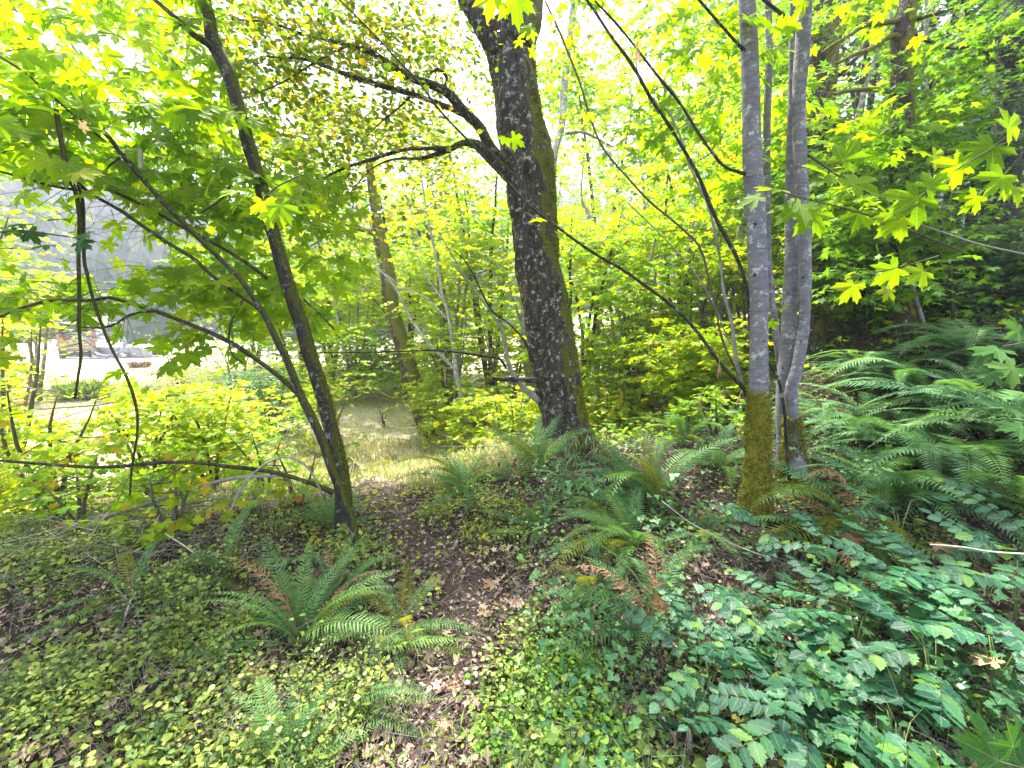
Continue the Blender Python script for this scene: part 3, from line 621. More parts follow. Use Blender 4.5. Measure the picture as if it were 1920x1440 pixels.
for (px, py, d, r, m) in [(60, 170, DL - .5, .38, 16), (150, 280, DL - .35, .38, 20), (330, 230, DL - .2, .36, 22), (60, 270, DL - .6, .36, 14), (400, 290, DL - .1, .3, 14), (250, 360, DL - .2, .34, 14), (330, 400, DL, .32, 14), (440, 380, DL + .1, .3, 14),
                          (100, 20, DL - .3, .34, 9), (330, 20, DL - .1, .3, 9), (30, 550, DL - .4, .32, 12), (60, 620, DL - .5, .3, 10), (230, 200, DL - .3, .3, 12), (380, 520, DL - .05, .3, 12), (520, 430, DL + .3, .28, 10), (520, 560, DL + .4, .3, 12),
                          (450, 540, DL + .1, .28, 10), (170, 560, DL - .3, .26, 5), (40, 470, DL - .3, .24, 5), (290, 540, DL - .1, .26, 8), (410, 610, DL + .1, .26, 9), (590, 480, DL + .6, .3, 10), (600, 380, DL + .9, .35, 12), (0, 700, DL - .3, .3, 9), (560, 350, DL + .6, .3, 10),
                          (30, 60, DL + .3, .5, 22), (120, 140, DL + .5, .5, 20), (300, 120, DL + .6, .45, 18), (200, 200, DL + .5, .5, 22), (60, 250, DL + .4, .45, 18), (350, 60, DL + .8, .5, 20), (200, 10, DL + .9, .6, 20), (20, 360, DL + .2, .35, 12),
                          (420, 200, DL + 1.0, .6, 22), (330, 320, DL + .7, .45, 20), (90, 60, DL + 1.6, .9, 40), (300, 30, DL + 1.8, .9, 36), (470, 350, DL + 1.0, .5, 20), (260, 450, DL + .6, .35, 10), (350, 520, DL + .6, .4, 14), (540, 500, DL + 1.2, .5, 20),
                          (-150, 200, DL - .8, .6, 22), (100, -200, DL - .8, .7, 26), (-200, 500, DL - .6, .6, 20), (350, -250, DL - .5, .7, 26), (0, -500, DL - 1.2, .8, 26)]:
    Ls.append(clump(at(px, py, d), (r, r, r * .55), int(m * (1.05 if px > 0 and py > 0 else .15)), 4, .32, .125, tw=tw, flat=.35, down=.3, face=.75))
Ls.append(leaves_at(ends[::2, 3:], 1, .04, .10))
emit(t, gp, cat(Ls), T_mid, M['maple'], 300, mesh_t=[T_big, T_big2, T_big3, T_big4, T_big5])
link('twigs', tw.mesh('twigs', M['twig'], gp), t, kind='stuff')
moss_tufts(t, gp, mainL[:11], side=rad(-5), n=2600, l=.018)
# dark shaded cluster of leaves hanging in front at the left
P = np.array([at(x, y, DL - .75) for x, y in [(45, 420), (115, 410), (55, 435), (150, 455), (90, 460), (20, 430), (165, 440)]])
n = len(P); D = np.c_[RNG.normal(size=(n, 2)), -.4 * np.ones(n)]; Nn = np.c_[RNG.normal(size=n) * .3, -.8 * np.ones(n), .7 * np.ones(n)]
sp = thing('leafy_twig', 'sprig of dark green maple leaves hanging before the hazy hill', 'twig', P[0])
emit(sp, P[0], (P, D, Nn, np.full(n, .085)), T_mid, M['maple_shade'], 50, mesh_t=[T_big])
part_tube('twig', pxl([(-40, 440, 4), (40, 432, 3), (100, 440, 3), (170, 450, 2)], DL - .75), M['twig'], sp, P[0], 5)

# -- dead hanging branches and fallen branches
def dead(name, label, pts, d0, d1, mat, cat_='branch', group=None, twigs=0, sides=7):
    L_ = pxl(pts, d0, d1); b = L_[-1, :3]
    t_ = thing(name, label, cat_, b, group)
    part_tube('stem', L_, M[mat], t_, b, sides, .05, .15, 20, int(abs(pts[0][0])) + 1, .006)
    if twigs:
        a = Acc(); side_twigs(a, [L_], twigs, .3, .0025, up=-.1); link('twigs', a.mesh('twigs', M[mat], b), t_, kind='stuff')
dead('hanging_branch', 'dead dark branch hanging straight down in front of the pale clearing', [(105, 207, 8), (115, 273, 8), (123, 313, 8), (133, 343, 8), (143, 367, 7), (150, 417, 7), (147, 480, 6), (148, 547, 6), (148, 613, 5), (152, 667, 5), (147, 707, 4), (142, 747, 4)], DL - .7, DL - .6, 'bark_dark', twigs=3)
dead('hanging_branch', 'dead bent branch trailing from the arch down over the lime shrub', [(147, 347, 6), (155, 383, 6), (157, 480, 5), (163, 513, 5), (177, 567, 5), (193, 613, 5), (213, 660, 5), (240, 710, 5), (257, 763, 5), (258, 813, 4), (248, 873, 4), (245, 930, 3)], DL - .65, DL - .5, 'bark_dark', twigs=4)
dead('fallen_branch', 'pale fallen branch propped from the shrub foot towards the leaning trunk', [(533, 893, 5), (450, 897, 6), (383, 910, 7), (333, 927, 8), (267, 947, 10), (195, 972, 12)], DL - .2, DL + .3, 'twig_pale', twigs=6)

# -- grey stemmed clump right of centre
gp, gd = ground(1418, 965); D1 = gd
t = thing('grey_tree', 'smooth grey trunk with bright moss collar at its foot, front one of the grey pair', 'tree', gp)
kw = dict(par=t, base=gp)
g1 = pxl([(1416, 965, 56), (1418, 900, 46), (1420, 847, 42), (1422, 780, 37), (1423, 713, 33), (1423, 647, 31), (1423, 547, 32), (1420, 480, 33), (1417, 400, 33), (1412, 333, 33), (1409, 233, 31), (1405, 100, 30), (1400, 0, 29), (1392, -150, 25), (1385, -350, 18), (1380, -600, 10)], D1, D1)
part_tube('trunk', grounded(g1, 1.3), M['bark_grey'], t, gp, 24, .04, .05, 10, 21)
for zz, ph in ((93, -2.6), (240, -1.2), (330, -2.7), (330, -.9), (420, -1.6), (515, -1.9), (640, -.9)):
    c = pxl([(1405 + 18 * (zz / 640.) + 14 * math.cos(ph), zz, 9)], D1 - .055)[0]; a = np.array([c, c + [.0, -.012, .004, 0]]); a[0, 3] = .012; a[1, 3] = .004
    part_tube('knot', a, M['bark_dark'], t, gp, 8, .006, .2, 40, 3)
S = []
def sh(pts, d0, d1=None, mat='twig_pale', sides=6): L_ = br(pts, d0, d1, mat, sides, **kw); S.append(L_); return L_
sh([(1400, 745, 10), (1393, 727, 8), (1357, 687, 7), (1313, 630, 6), (1280, 593, 6), (1223, 547, 6), (1173, 510, 6), (1123, 480, 5), (1060, 440, 5), (1007, 397, 5), (940, 330, 5), (873, 260, 4), (823, 207, 4), (783, 153, 4), (740, 107, 3), (683, 47, 3), (640, 3, 3)], D1 + .1, D1 - .2, 'bark_dark')
sh([(1405, 757, 10), (1393, 727, 7), (1380, 667, 7), (1373, 613, 6), (1360, 550, 6), (1350, 480, 5), (1330, 400, 5), (1307, 343, 4), (1280, 277, 4), (1250, 200, 3)], D1 + .15, D1 + .3)
sh([(1412, 690, 7), (1407, 590, 7), (1397, 530, 7), (1380, 480, 7), (1347, 417, 7), (1313, 340, 7), (1280, 280, 6), (1240, 213, 6), (1190, 130, 6), (1150, 73, 5), (1103, 0, 5), (1060, -60, 4)], D1 + .1, D1 + .05, 'bark_dark')
sh([(1402, 328, 8), (1385, 322, 6), (1357, 310, 5), (1323, 267, 5), (1280, 197, 5), (1240, 150, 5), (1207, 107, 4), (1157, 43, 4), (1117, 0, 4)], D1, D1 - .2, 'bark_dark')
sh([(1397, 95, 10), (1385, 85, 6), (1347, 43, 5), (1310, 0, 5), (1250, -70, 4)], D1, D1 - .1, 'bark_dark')
sh([(1395, 720, 4), (1350, 620, 4), (1320, 480, 4), (1280, 430, 4), (1213, 373, 4), (1160, 313, 4), (1123, 257, 4), (1090, 167, 4), (1053, 67, 4), (1023, 0, 3)], D1 + .25, D1 + .3, 'twig')
sh([(1370, 645, 3), (1320, 540, 3), (1250, 450, 3), (1180, 380, 3)], D1 + .3, D1 + .3, 'twig_pale', 5)
tw = Acc(); ends = side_twigs(tw, S, 7, .5, .002, up=.2)
Ls = [leaves_at(ends[::3, 3:], 1, .04, .09)]
for (px, py, d, r, m) in [(1300, 210, D1 + .6, .4, 14), (1330, 80, D1 + .4, .4, 14), (1240, 60, D1 + .9, .4, 12), (1200, 200, D1 + 1., .4, 8), (1350, 320, D1 + 1, .35, 12), (1060, 20, D1 + .7, .3, 8), (1620, 300, D1 + .2, .3, 7), (1560, 250, D1 + .7, .35, 10),
                          (1300, -300, D1, .9, 50), (1500, -500, D1, 1, 50), (1600, -250, D1 - .4, .8, 40), (1800, -300, D1 - 1, .9, 40), (1450, 150, D1 + .9, .35, 12)]:
    Ls.append(clump(at(px, py, d), (r, r, r * .6), int(m * (1.5 if py > 0 else .3)), 4, .32, .115, tw=tw, flat=.4, face=.5))
emit(t, gp, cat(Ls), T_mid, M['maple'], 160, mesh_t=[T_big, T_big2, T_big3, T_big4, T_big5])
link('twigs', tw.mesh('twigs', M['twig'], gp), t, kind='stuff')
moss_tufts(t, gp, g1[:6], None, 8000, .026, 1.0)
GT = t

gp, gd = ground(1486, 925); D2 = gd
t = thing('grey_twin_tree', 'twin smooth grey stems rising from one mossy stump behind the single grey trunk', 'tree', gp)
kw = dict(par=t, base=gp)
g2 = pxl([(1490, 925, 60), (1489, 880, 48), (1487, 830, 28), (1485, 780, 21), (1483, 745, 22), (1487, 715, 21), (1495, 690, 20), (1507, 613, 19), (1510, 513, 20), (1508, 440, 21), (1505, 367, 21), (1500, 283, 22), (1498, 183, 23), (1504, 100, 25), (1509, 0, 25), (1512, -150, 22), (1520, -350, 16), (1530, -600, 9)], D2, D2 - .05)
part_tube('trunk', grounded(g2, 1.2), M['bark_grey2'], t, gp, 20, .04, .05, 10, 22)
g3 = pxl([(1478, 900, 44), (1468, 813, 22), (1467, 773, 23), (1470, 713, 24), (1477, 647, 25), (1482, 547, 25), (1485, 480, 24), (1484, 417, 22), (1482, 333, 17), (1484, 200, 13), (1486, 0, 10), (1486, -200, 7)], D2 + .08, D2 + .15)
part_tube('stem', g3, M['bark_grey2'], t, gp, 18, .04, .05, 10, 23)
g4 = pxl([(1500, 800, 14), (1470, 720, 12), (1452, 600, 12), (1440, 480, 13), (1438, 333, 13), (1438, 233, 13), (1442, 100, 13), (1440, 0, 12), (1436, -200, 9)], D2 + .5, D2 + .5)
part_tube('stem', g4, M['bark_grey2'], t, gp, 12, .05, .06, 10, 24)
part_tube('branch', pxl([(1497, 50, 10), (1467, 27, 7), (1433, 0, 6), (1390, -40, 5)], D2), M['bark_dark'], t, gp, 6, .05, .1, 9, 3)
part_tube('branch', pxl([(1505, 285, 6), (1530, 300, 4), (1560, 322, 3), (1600, 350, 3)], D2), M['twig'], t, gp, 6, .05, .1, 9, 3)
part_tube('branch', pxl([(1480, 900, 6), (1474, 820, 6), (1472, 780, 6), (1460, 713, 5), (1440, 677, 5), (1430, 652, 6)], D2 - .15), M['bark_dark'], t, gp, 7, .04, .2, 9, 3)
for py, px, dd in ((550, 1482, .08), (520, 1509, 0), (640, 1505, 0), (450, 1483, .1), (185, 1496, 0), (280, 1499, 0), (420, 1508, 0), (690, 1472, .08), (120, 1500, 0)):
    c = pxl([(px - 4, py, 8)], D2 + dd - .045)[0]; a = np.array([c, c + [.0, -.01, .004, 0]]); a[0, 3] = .010; a[1, 3] = .003
    part_tube('knot', a, M['bark_dark'], t, gp, 8, .006, .2, 40, 3)
moss_tufts(t, gp, g2[:4], None, 4500, .03)
tw = Acc(); Ls = []
for (px, py, d, r, m) in [(1560, 380, D2 + .4, .3, 10), (1560, 30, D2 + .6, .35, 12), (1600, -300, D2, .9, 40)]:
    Ls.append(clump(at(px, py, d), (r, r, r * .6), m, 5, .3, .08, tw=tw, flat=.4))
emit(t, gp, cat(Ls), T_mid, M['maple'], 80, mesh_t=[T_big, T_big2, T_big3, T_big4, T_big5]); link('twigs', tw.mesh('twigs', M['twig'], gp), t, kind='stuff')

# -- near leafy twigs at the right and top, each with big single leaves
def near_sprig(label, twig, leaves, d, mat='maple', size=.10, tilt=(.0, -.35, 1.)):
    L_ = pxl(twig, d); b = L_[0, :3]; t_ = thing('leafy_twig', label, 'twig', b)
    part_tube('twig', L_, M['twig'], t_, b, 5, .04, .05, 9, 2)
    P = np.array([at(x, y, d + .05 * math.sin(i * 2.1)) for i, (x, y, a, s) in enumerate(leaves)])
    D = np.array([[math.cos(rad(a)), .35 * math.sin(i * 1.7), math.sin(rad(a))] for i, (x, y, a, s) in enumerate(leaves)])
    Nn = np.array(tilt)[None] + RNG.normal(size=P.shape) * .22; S_ = np.array([.85 * s * d / F for *_, s in leaves])
    emit(t_, b, (P, D, Nn, S_), T_mid, M[mat], 99, mesh_t=[T_big, T_big2, T_big3, T_big4, T_big5])
near_sprig('bright maple leaves reaching in front of the grey stems', [(1800, 470, 4), (1700, 430, 4), (1600, 395, 3), (1500, 370, 3), (1440, 350, 2)],
           [(1460, 355, 170, 55), (1420, 370, 200, 45), (1500, 385, 215, 70), (1560, 330, 160, 75), (1600, 345, 20, 70), (1530, 400, 230, 60), (1580, 300, 60, 55), (1610, 400, 250, 50), (1640, 380, -20, 40)], 1.9, tilt=(.1, -.9, .8))
near_sprig('long pointed leaf pair lit yellow green low beside the ferns wall', [(1790, 330, 3), (1740, 370, 3), (1690, 400, 2)],
           [(1720, 370, 215, 80), (1690, 410, 225, 60), (1740, 350, 40, 50)], 1.7, tilt=(.2, -.9, .6))
near_sprig('bright leaves at the outer edge before the darkest trunk', [(1990, 230, 4), (1920, 255, 3), (1850, 285, 3), (1790, 320, 2)],
           [(1860, 275, 215, 80), (1800, 310, 220, 60), (1880, 330, 230, 60), (1900, 350, 215, 55), (1830, 370, 235, 45), (1890, 240, 40, 60)], 1.6, tilt=(.2, -.9, .6))
near_sprig('three small pale leaves dangling above the fern bank', [(1760, 480, 3), (1690, 500, 2), (1600, 520, 2), (1580, 530, 2)],
           [(1600, 535, 240, 50), (1680, 505, 225, 55), (1730, 510, 215, 45), (1665, 545, 240, 30)], 1.9, tilt=(.2, -.9, .6))
near_sprig('pair of glowing leaves hanging over the fork of the thick trunk', [(960, -90, 4), (955, -40, 3), (950, 0, 2)],
           [(925, -10, 255, 58), (965, -5, 280, 62), (975, -25, 330, 45), (935, -20, 215, 40)], 2.0, tilt=(0, -1, .3))
near_sprig('big leaves spread across the leaning dark trunk', [(560, 330, 3), (520, 350, 3), (490, 375, 2)],
           [(495, 380, 270, 48), (450, 375, 200, 42), (525, 385, 300, 50), (515, 400, 250, 44), (440, 360, 170, 40)], 2.15, tilt=(0, -.5, .9))
near_sprig('pale green leaf spray above the big fern bank edge', [(1990, 640, 4), (1940, 640, 3), (1880, 650, 3)],
           [(1870, 655, 190, 55), (1900, 690, 215, 55), (1910, 620, 150, 45), (1860, 700, 230, 40), (1915, 800, 190, 50)], 1.9, mat='maple_shade', tilt=(.1, -.6, .9))
# long pale twig crossing at the right
dead('bare_twig', 'long bare pale twig slanting past the darkest trunk', [(1640, 395, 2), (1687, 410, 3), (1793, 443, 3), (1847, 460, 3), (1960, 487, 4)], 1.9, 1.7, 'twig_pale', 'twig')
dead('bare_twig', 'forked bleached twig lying above the broad leaves at the edge', [(1745, 1020, 1.5), (1800, 1024, 2.5), (1860, 1035, 3), (1960, 1042, 3.5)], 1.9, 1.7, 'dead_twig', 'twig')
dead('bare_twig', 'thin bleached twig slanting down from the upright fern to dark soil', [(1240, 940, 2), (1290, 978, 2.4), (1340, 1004, 2), (1400, 1031, 2), (1440, 1045, 1)], 2.4, 2.15, 'twig_pale', 'twig')
dead('bare_twig', 'second bleached twig lying on the dark soil patch', [(1305, 1090, 1.5), (1335, 1146, 2), (1370, 1185, 1.2)], 2.0, 1.9, 'twig_pale', 'twig')

# brown dead leaves caught in the branches
def brown_leaf(label, px, py, d, s, ang):
    P = at(px, py, d); o = link('dead_leaf', leafmesh('dead_leaf', T_big, M['deadleaf']), None, P, label=label, category='leaf')
    X = unit(np.array([.5, .8, .3])); Y = unit(np.array([math.cos(rad(ang)) * .5, .1, math.sin(rad(ang))])); Z = unit(np.cross(X, Y)); X = np.cross(Y, Z)
    k = s * d / F; o.matrix_basis = Matrix([[*r] for r in np.c_[X * k * .6, Y * k, Z * k, P]] + [[0, 0, 0, 1]])
brown_leaf('curled brown leaf caught high in the thin bare shoots', 1192, 85, 3.0, 42, 275)
brown_leaf('withered brown leaf hanging beside the fan of shoots', 1348, 680, 3.1, 34, 265)
brown_leaf('small dark withered leaf hanging from the highest arched branch', 155, 232, 2.0, 20, 270)
brown_leaf('brown curled leaf at the foot of the shoots', 1388, 738, 3.2, 26, 240)

# -- thinner trees in the middle distance
def px_tree(name, label, lines, base_px, mat, crowns=(), leafmat_='vine', ls=.06, tmpl=T_vine, dof=0., moss=0, indiv=0, twn=14, k=7, group=None, twmat='twig'):
    """lines: [(name, pts)] first is the trunk; pts from the foot up; crowns: (px,py,depth offset,radius,n twigs)"""
    gp, gd = ground(*base_px); t_ = thing(name, label, 'tree', gp, group); LL = []
    for i, (nm, pts, *off) in enumerate(lines):
        o0, o1 = (off + [0, 0])[:2] if off else (0, 0)
        L_ = pxl(pts, gd + o0, gd + o1); LL.append(L_)
        part_tube(nm, grounded(L_, 1.3) if i == 0 else L_, M[mat], t_, gp, 14 if i == 0 else 8, .07, .12, 10, i + 2, .01)
    tw_ = Acc(); side_twigs(tw_, [l[-4:] for l in LL], twn, .9, .0035)
    Ls_ = [clump(at(a, b, gd + c), (r, r, r * .6), m, k, .4 * max(1, r), ls, tw=tw_, flat=.35, down=.15) for a, b, c, r, m in crowns]
    link('twigs', tw_.mesh('twigs', M[twmat], gp), t_, kind='stuff')
    if Ls_: emit(t_, gp, cat(Ls_), tmpl, M[leafmat_], indiv)
    if moss: moss_tufts(t_, gp, LL[0], None, moss, .04)
    return gd
px_tree('mossy_tree', 'leaning trunk coated in golden moss at the meadow edge', [
    ('trunk', [(810, 818, 46), (791, 768, 36), (773, 713, 33), (760, 663, 31), (743, 613, 29), (733, 573, 29), (727, 513, 27), (717, 467, 25), (707, 417, 20), (700, 367, 16), (690, 300, 13), (670, 200, 9)]),
    ('branch', [(705, 440, 10), (670, 430, 6), (620, 440, 4), (570, 470, 3)], -.1, -.4), ('branch', [(762, 700, 8), (740, 745, 7), (700, 730, 4), (640, 700, 3)], -.1, -.2),
    ('branch', [(735, 600, 8), (700, 560, 5), (650, 540, 3)], -.1, -.4)], (808, 815), 'bark_moss',
    [(700, 470, .2, .7, 30), (640, 380, 0, .8, 36), (720, 340, .3, .8, 40), (600, 520, .2, .7, 18), (560, 600, .2, .5, 8), (780, 430, .3, .6, 24), (650, 250, .5, .9, 40), (650, 620, -.1, .4, 8), (690, 700, -.4, .4, 8)], 'vine2', .07, moss=3600)
px_tree('small_mossy_tree', 'short upright mossy stem just behind the leaning golden trunk', [
    ('trunk', [(843, 792, 18), (843, 713, 14), (842, 667, 12), (836, 600, 9), (830, 540, 6), (820, 470, 4)]), ('branch', [(842, 690, 9), (820, 668, 8), (795, 657, 8), (780, 655, 5)], 0, -.1)],
    (843, 792), 'bark_moss', [(840, 560, 0, .6, 50), (880, 480, .3, .7, 60), (800, 600, .3, .5, 40)], 'vine', .065, moss=600)
px_tree('forked_sapling', 'slender pale forked sapling left of the thick trunk', [
    ('trunk', [(885, 838, 9), (873, 780, 9), (863, 730, 9), (856, 698, 9), (848, 640, 6), (840, 590, 6), (827, 540, 5), (817, 480, 5), (800, 400, 4), (788, 320, 3)]),
    ('branch', [(856, 698, 7), (840, 678, 7), (807, 647, 6), (773, 603, 5), (740, 537, 4), (717, 510, 3), (690, 470, 2)], 0, -.2),
    ('branch', [(840, 600, 4), (800, 560, 3), (760, 540, 3), (700, 500, 2)], 0, 0), ('branch', [(835, 570, 4), (790, 500, 3), (770, 430, 2)], 0, .1)],
    (885, 838), 'bark_pale', [(790, 420, 0, .6, 26), (750, 560, 0, .5, 16)], 'vine', .06, twmat='twig_pale')
px_tree('alder_sapling', 'pale spotted sapling forking low to the side of the thick trunk', [
    ('trunk', [(1133, 790, 13), (1120, 713, 11), (1117, 663, 10), (1120, 613, 9), (1113, 547, 9), (1112, 513, 9), (1108, 480, 9), (1113, 450, 8), (1103, 400, 8), (1090, 370, 4), (1095, 300, 3)]),
    ('branch', [(1116, 680, 8), (1097, 640, 8), (1077, 627, 8), (1060, 600, 6)], 0, .2), ('branch', [(1110, 520, 6), (1090, 487, 5), (1075, 440, 3)], 0, .1),
    ('branch', [(1113, 450, 4), (1150, 440, 4), (1190, 410, 3), (1220, 370, 3)], 0, -.2)],
    (1133, 790), 'bark_pale', [(1150, 480, 0, .6, 40), (1200, 560, .3, .7, 50), (1100, 560, .5, .5, 30), (1180, 640, .4, .5, 30)], 'vine', .07)
px_tree('alder_tree', 'tall pale alder partly hidden behind the thick trunk', [
    ('trunk', [(1004, 800, 22), (1000, 740, 20), (985, 630, 18), (990, 500, 17), (1010, 400, 16), (1030, 333, 15), (1040, 283, 14), (1053, 233, 14), (1057, 167, 14), (1067, 83, 14), (1073, 33, 13), (1077, 0, 13), (1085, -120, 9), (1090, -250, 6)]),
    ('branch', [(987, 640, 7), (973, 593, 6), (957, 547, 5), (950, 500, 5), (940, 430, 3)], 0, -.2)],
    (1004, 800), 'bark_pale', [(1120, 130, 0, .8, 50), (1100, 260, .2, .6, 30), (1020, -60, 0, .9, 40), (900, 300, .6, .7, 50), (1180, 60, .4, .8, 40), (900, 430, .8, .7, 50)], 'vine2', .07, dof=0)

px_tree('mossy_maple_tree', 'thick moss clad trunk behind the twin grey stems', [
    ('trunk', [(1526, 665, 44), (1526, 600, 40), (1535, 493, 38), (1540, 300, 42), (1541, 160, 46), (1543, 100, 48), (1548, 0, 46), (1552, -150, 40), (1560, -350, 26)]),
    ('branch', [(1555, 150, 10), (1575, 140, 9), (1613, 100, 7), (1640, 50, 5), (1670, 10, 3)], 0, -.3)],
    (1526, 665), 'bark_moss', [(1560, 60, -.3, .5, 40), (1540, 330, -.5, .5, 50), (1600, 250, -.2, .6, 50), (1560, 450, -.4, .5, 60), (1450, 100, .4, .8, 60), (1480, 250, .8, .8, 60), (1600, 400, 0, .6, 60)], 'midgreen', .085, T_far, moss=2500)
px_tree('mossy_maple_tree', 'moss draped trunk with bare horizontal limbs against the sky', [
    ('trunk', [(1700, 640, 36), (1692, 500, 34), (1692, 300, 34), (1693, 133, 34), (1692, 67, 34), (1700, 0, 30), (1706, -120, 24), (1700, -300, 16)]),
    ('branch', [(1690, 40, 12), (1655, 42, 9), (1613, 53, 8), (1570, 80, 6), (1540, 100, 4)], 0, -.4), ('branch', [(1688, 75, 14), (1673, 67, 10), (1633, 90, 9), (1600, 105, 7), (1570, 118, 5)], 0, -.4),
    ('branch', [(1690, 175, 10), (1643, 167, 8), (1600, 170, 7), (1565, 176, 5)], 0, -.4), ('branch', [(1705, 40, 9), (1740, 30, 6), (1790, 15, 4)], 0, -.4), ('branch', [(1700, 60, 9), (1780, 90, 6), (1850, 80, 4)], 0, -.4)],
    (1700, 640), 'bark_moss', [(1700, 250, -.3, .6, 60), (1760, 150, -.2, .7, 60), (1800, 60, 0, .7, 50), (1650, 400, -.4, .7, 80), (1720, 420, -.5, .6, 70), (1660, 520, -.6, .5, 60)], 'midgreen', .08, T_far, moss=1500)
px_tree('dark_conifer_tree', 'darkest thick trunk at the edge with shaded drooping foliage', [
    ('trunk', [(1886, 570, 88), (1880, 513, 66), (1873, 480, 56), (1877, 367, 50), (1890, 267, 54), (1907, 167, 58), (1915, 0, 56), (1920, -200, 46), (1925, -400, 30)]),
    ('branch', [(1885, 420, 8), (1830, 440, 6), (1760, 480, 4)], 0, -.5), ('branch', [(1890, 300, 10), (1830, 280, 7), (1770, 290, 4)], 0, -.5), ('branch', [(1900, 160, 10), (1850, 100, 8), (1820, 40, 7), (1800, -20, 5)], 0, -.3)],
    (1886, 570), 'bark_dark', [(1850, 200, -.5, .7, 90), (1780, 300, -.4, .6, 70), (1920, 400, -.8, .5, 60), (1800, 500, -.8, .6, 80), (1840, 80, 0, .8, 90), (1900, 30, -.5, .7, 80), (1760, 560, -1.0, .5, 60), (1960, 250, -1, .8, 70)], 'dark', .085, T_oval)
for i, (lab, pts) in enumerate([('thin bare stem leaning in the dark thicket, paired with a straighter one', [(1707, 640, 8), (1687, 547, 8), (1657, 480, 7), (1630, 367, 6), (1597, 310, 6), (1563, 233, 5), (1530, 170, 3)]),
                                ('straighter thin stem close beside the leaning bare one', [(1740, 635, 8), (1713, 547, 7), (1693, 480, 7), (1670, 400, 5), (1650, 320, 3)]),
                                ('thin upright stem inside the dark thicket by the mossy trunks', [(1790, 640, 7), (1780, 500, 6), (1760, 400, 5), (1740, 250, 4)])]):
    px_tree('thin_sapling', lab, [('trunk', pts)], pts[0][:2], 'twig_pale' if i == 1 else 'bark_dark', [(pts[-1][0], pts[-1][1], 0, .4, 22), (pts[2][0] + 20, pts[2][1], 0, .35, 16)], 'midgreen', .08, T_far)

# -- understorey trees that close the view: vine maples with layered crowns
def bush_tree(name, label, x, y, Ht, R_, n, matk, ls, tmpl, stems=3, bark='bark_pale', z0=.25, k=7, cat_='tree', group=None, lean=(0, 0), layers=5, tl=.5):
    b = np.array([x, y, float(H(x, y))]); t_ = thing(name, label, cat_, b, group); Ls_ = []; tw_ = Acc()
    tips = []
    for s in range(stems):
        a = 6.283 * s / stems + random.random(); top = b + [math.cos(a) * R_ * .45 + lean[0], math.sin(a) * R_ * .45 + lean[1], Ht * random.uniform(.8, 1)]
        mid = b * .5 + top * .5 + [random.uniform(-.1, .1) * R_, random.uniform(-.1, .1) * R_, .06 * Ht]
        r0 = .012 + .009 * Ht
        L_ = np.array([[*(b - [0, 0, .08]), r0], [*(b * .75 + mid * .25), r0 * .9], [*mid, r0 * .65], [*top, r0 * .2]])
        part_tube('stem', L_, M[bark], t_, b, 7, .15, .1, 6, s + 3, .02); tips.append(smooth_line(L_, 20))
    for q in range(layers * stems):
        s = tips[q % stems]; i = int(20 * (z0 + (1 - z0) * random.random())); i = min(i, 19); p = s[i, :3]
        a = random.uniform(0, 6.283); rr = R_ * random.uniform(.2, .75); c = p + [math.cos(a) * rr, math.sin(a) * rr, .1 * rr]
        prisms(tw_, p[None], c[None], np.array([.006 + .001 * Ht]))
        Ls_.append(clump(c, (R_ * .42, R_ * .42, R_ * .2), max(3, n // (layers * stems)), k, tl, ls, tw=tw_, flat=.25, down=.12))
    link('twigs', tw_.mesh('twigs', M['twig'], b), t_, kind='stuff'); emit(t_, b, cat(Ls_), tmpl, M[matk], 0)
    return t_
def gxy(px, d):  # ground spot at picture column px and distance d
    return (px - 960) / F * d, d
G1 = 'vine maples filling the middle distance'
SH = 'low leafy shrubs below the leaning tree'
# left: bright shrubs between slope and clearing
for lab, px, d, Ht, R_, n, mk in [
    ('lime green layered shrub under the low arching branch, nearest of its row', 60, 3.6, 1.3, .85, 150, 'vine'),
    ('lime green shrub beneath the hanging bent branch', 250, 4.4, 1.35, .9, 170, 'vine'),
    ('yellow green shrub with orange tips before the dark bush', 375, 5.0, 1.45, .8, 170, 'vine'),
    ('leafy shrub crowding the picture edge below the dark sprig', -40, 4.6, 2.3, 1.1, 170, 'vine'),
    ('tall airy yellow green shrub at the clearing rim', 345, 6.6, 1.6, .9, 150, 'vine'),
    ('rounded green shrub on the slope beside the leaning trunk foot', 470, 4.4, .75, .55, 70, 'vine2'),
    ('yellowing shrub touching the hanging branch end at the edge', -20, 7.5, 2.6, 1.3, 140, 'vine')]:
    bush_tree('leafy_shrub', lab, *gxy(px, d), Ht, R_, int(n * 1.9), mk, .05 if d < 5.2 else .06, T_vine, 4, 'twig', .25, 7, 'shrub', SH, layers=5, tl=.32)
bush_tree('dark_bush', 'dense dark green bush at the meadow edge behind the leaning tree', *gxy(490, 9.5), 1.5, 1.0, 380, 'dark', .08, T_oval, 5, 'bark_dark', .1, 8, 'shrub', tl=.3)
bush_tree('pale_bush', 'pale feathery bush above the dense dark one', *gxy(430, 13), 2.4, 1.5, 260, 'vine2', .08, T_dia, 5, 'twig', .2, 8, 'shrub', tl=.4)
bush_tree('pale_bush', 'straw coloured airy bush beside the coiled hoops', *gxy(330, 15), 2.3, 1.4, 260, 'grass', .09, T_dia, 5, 'twig', .2, 8, 'shrub', tl=.4)
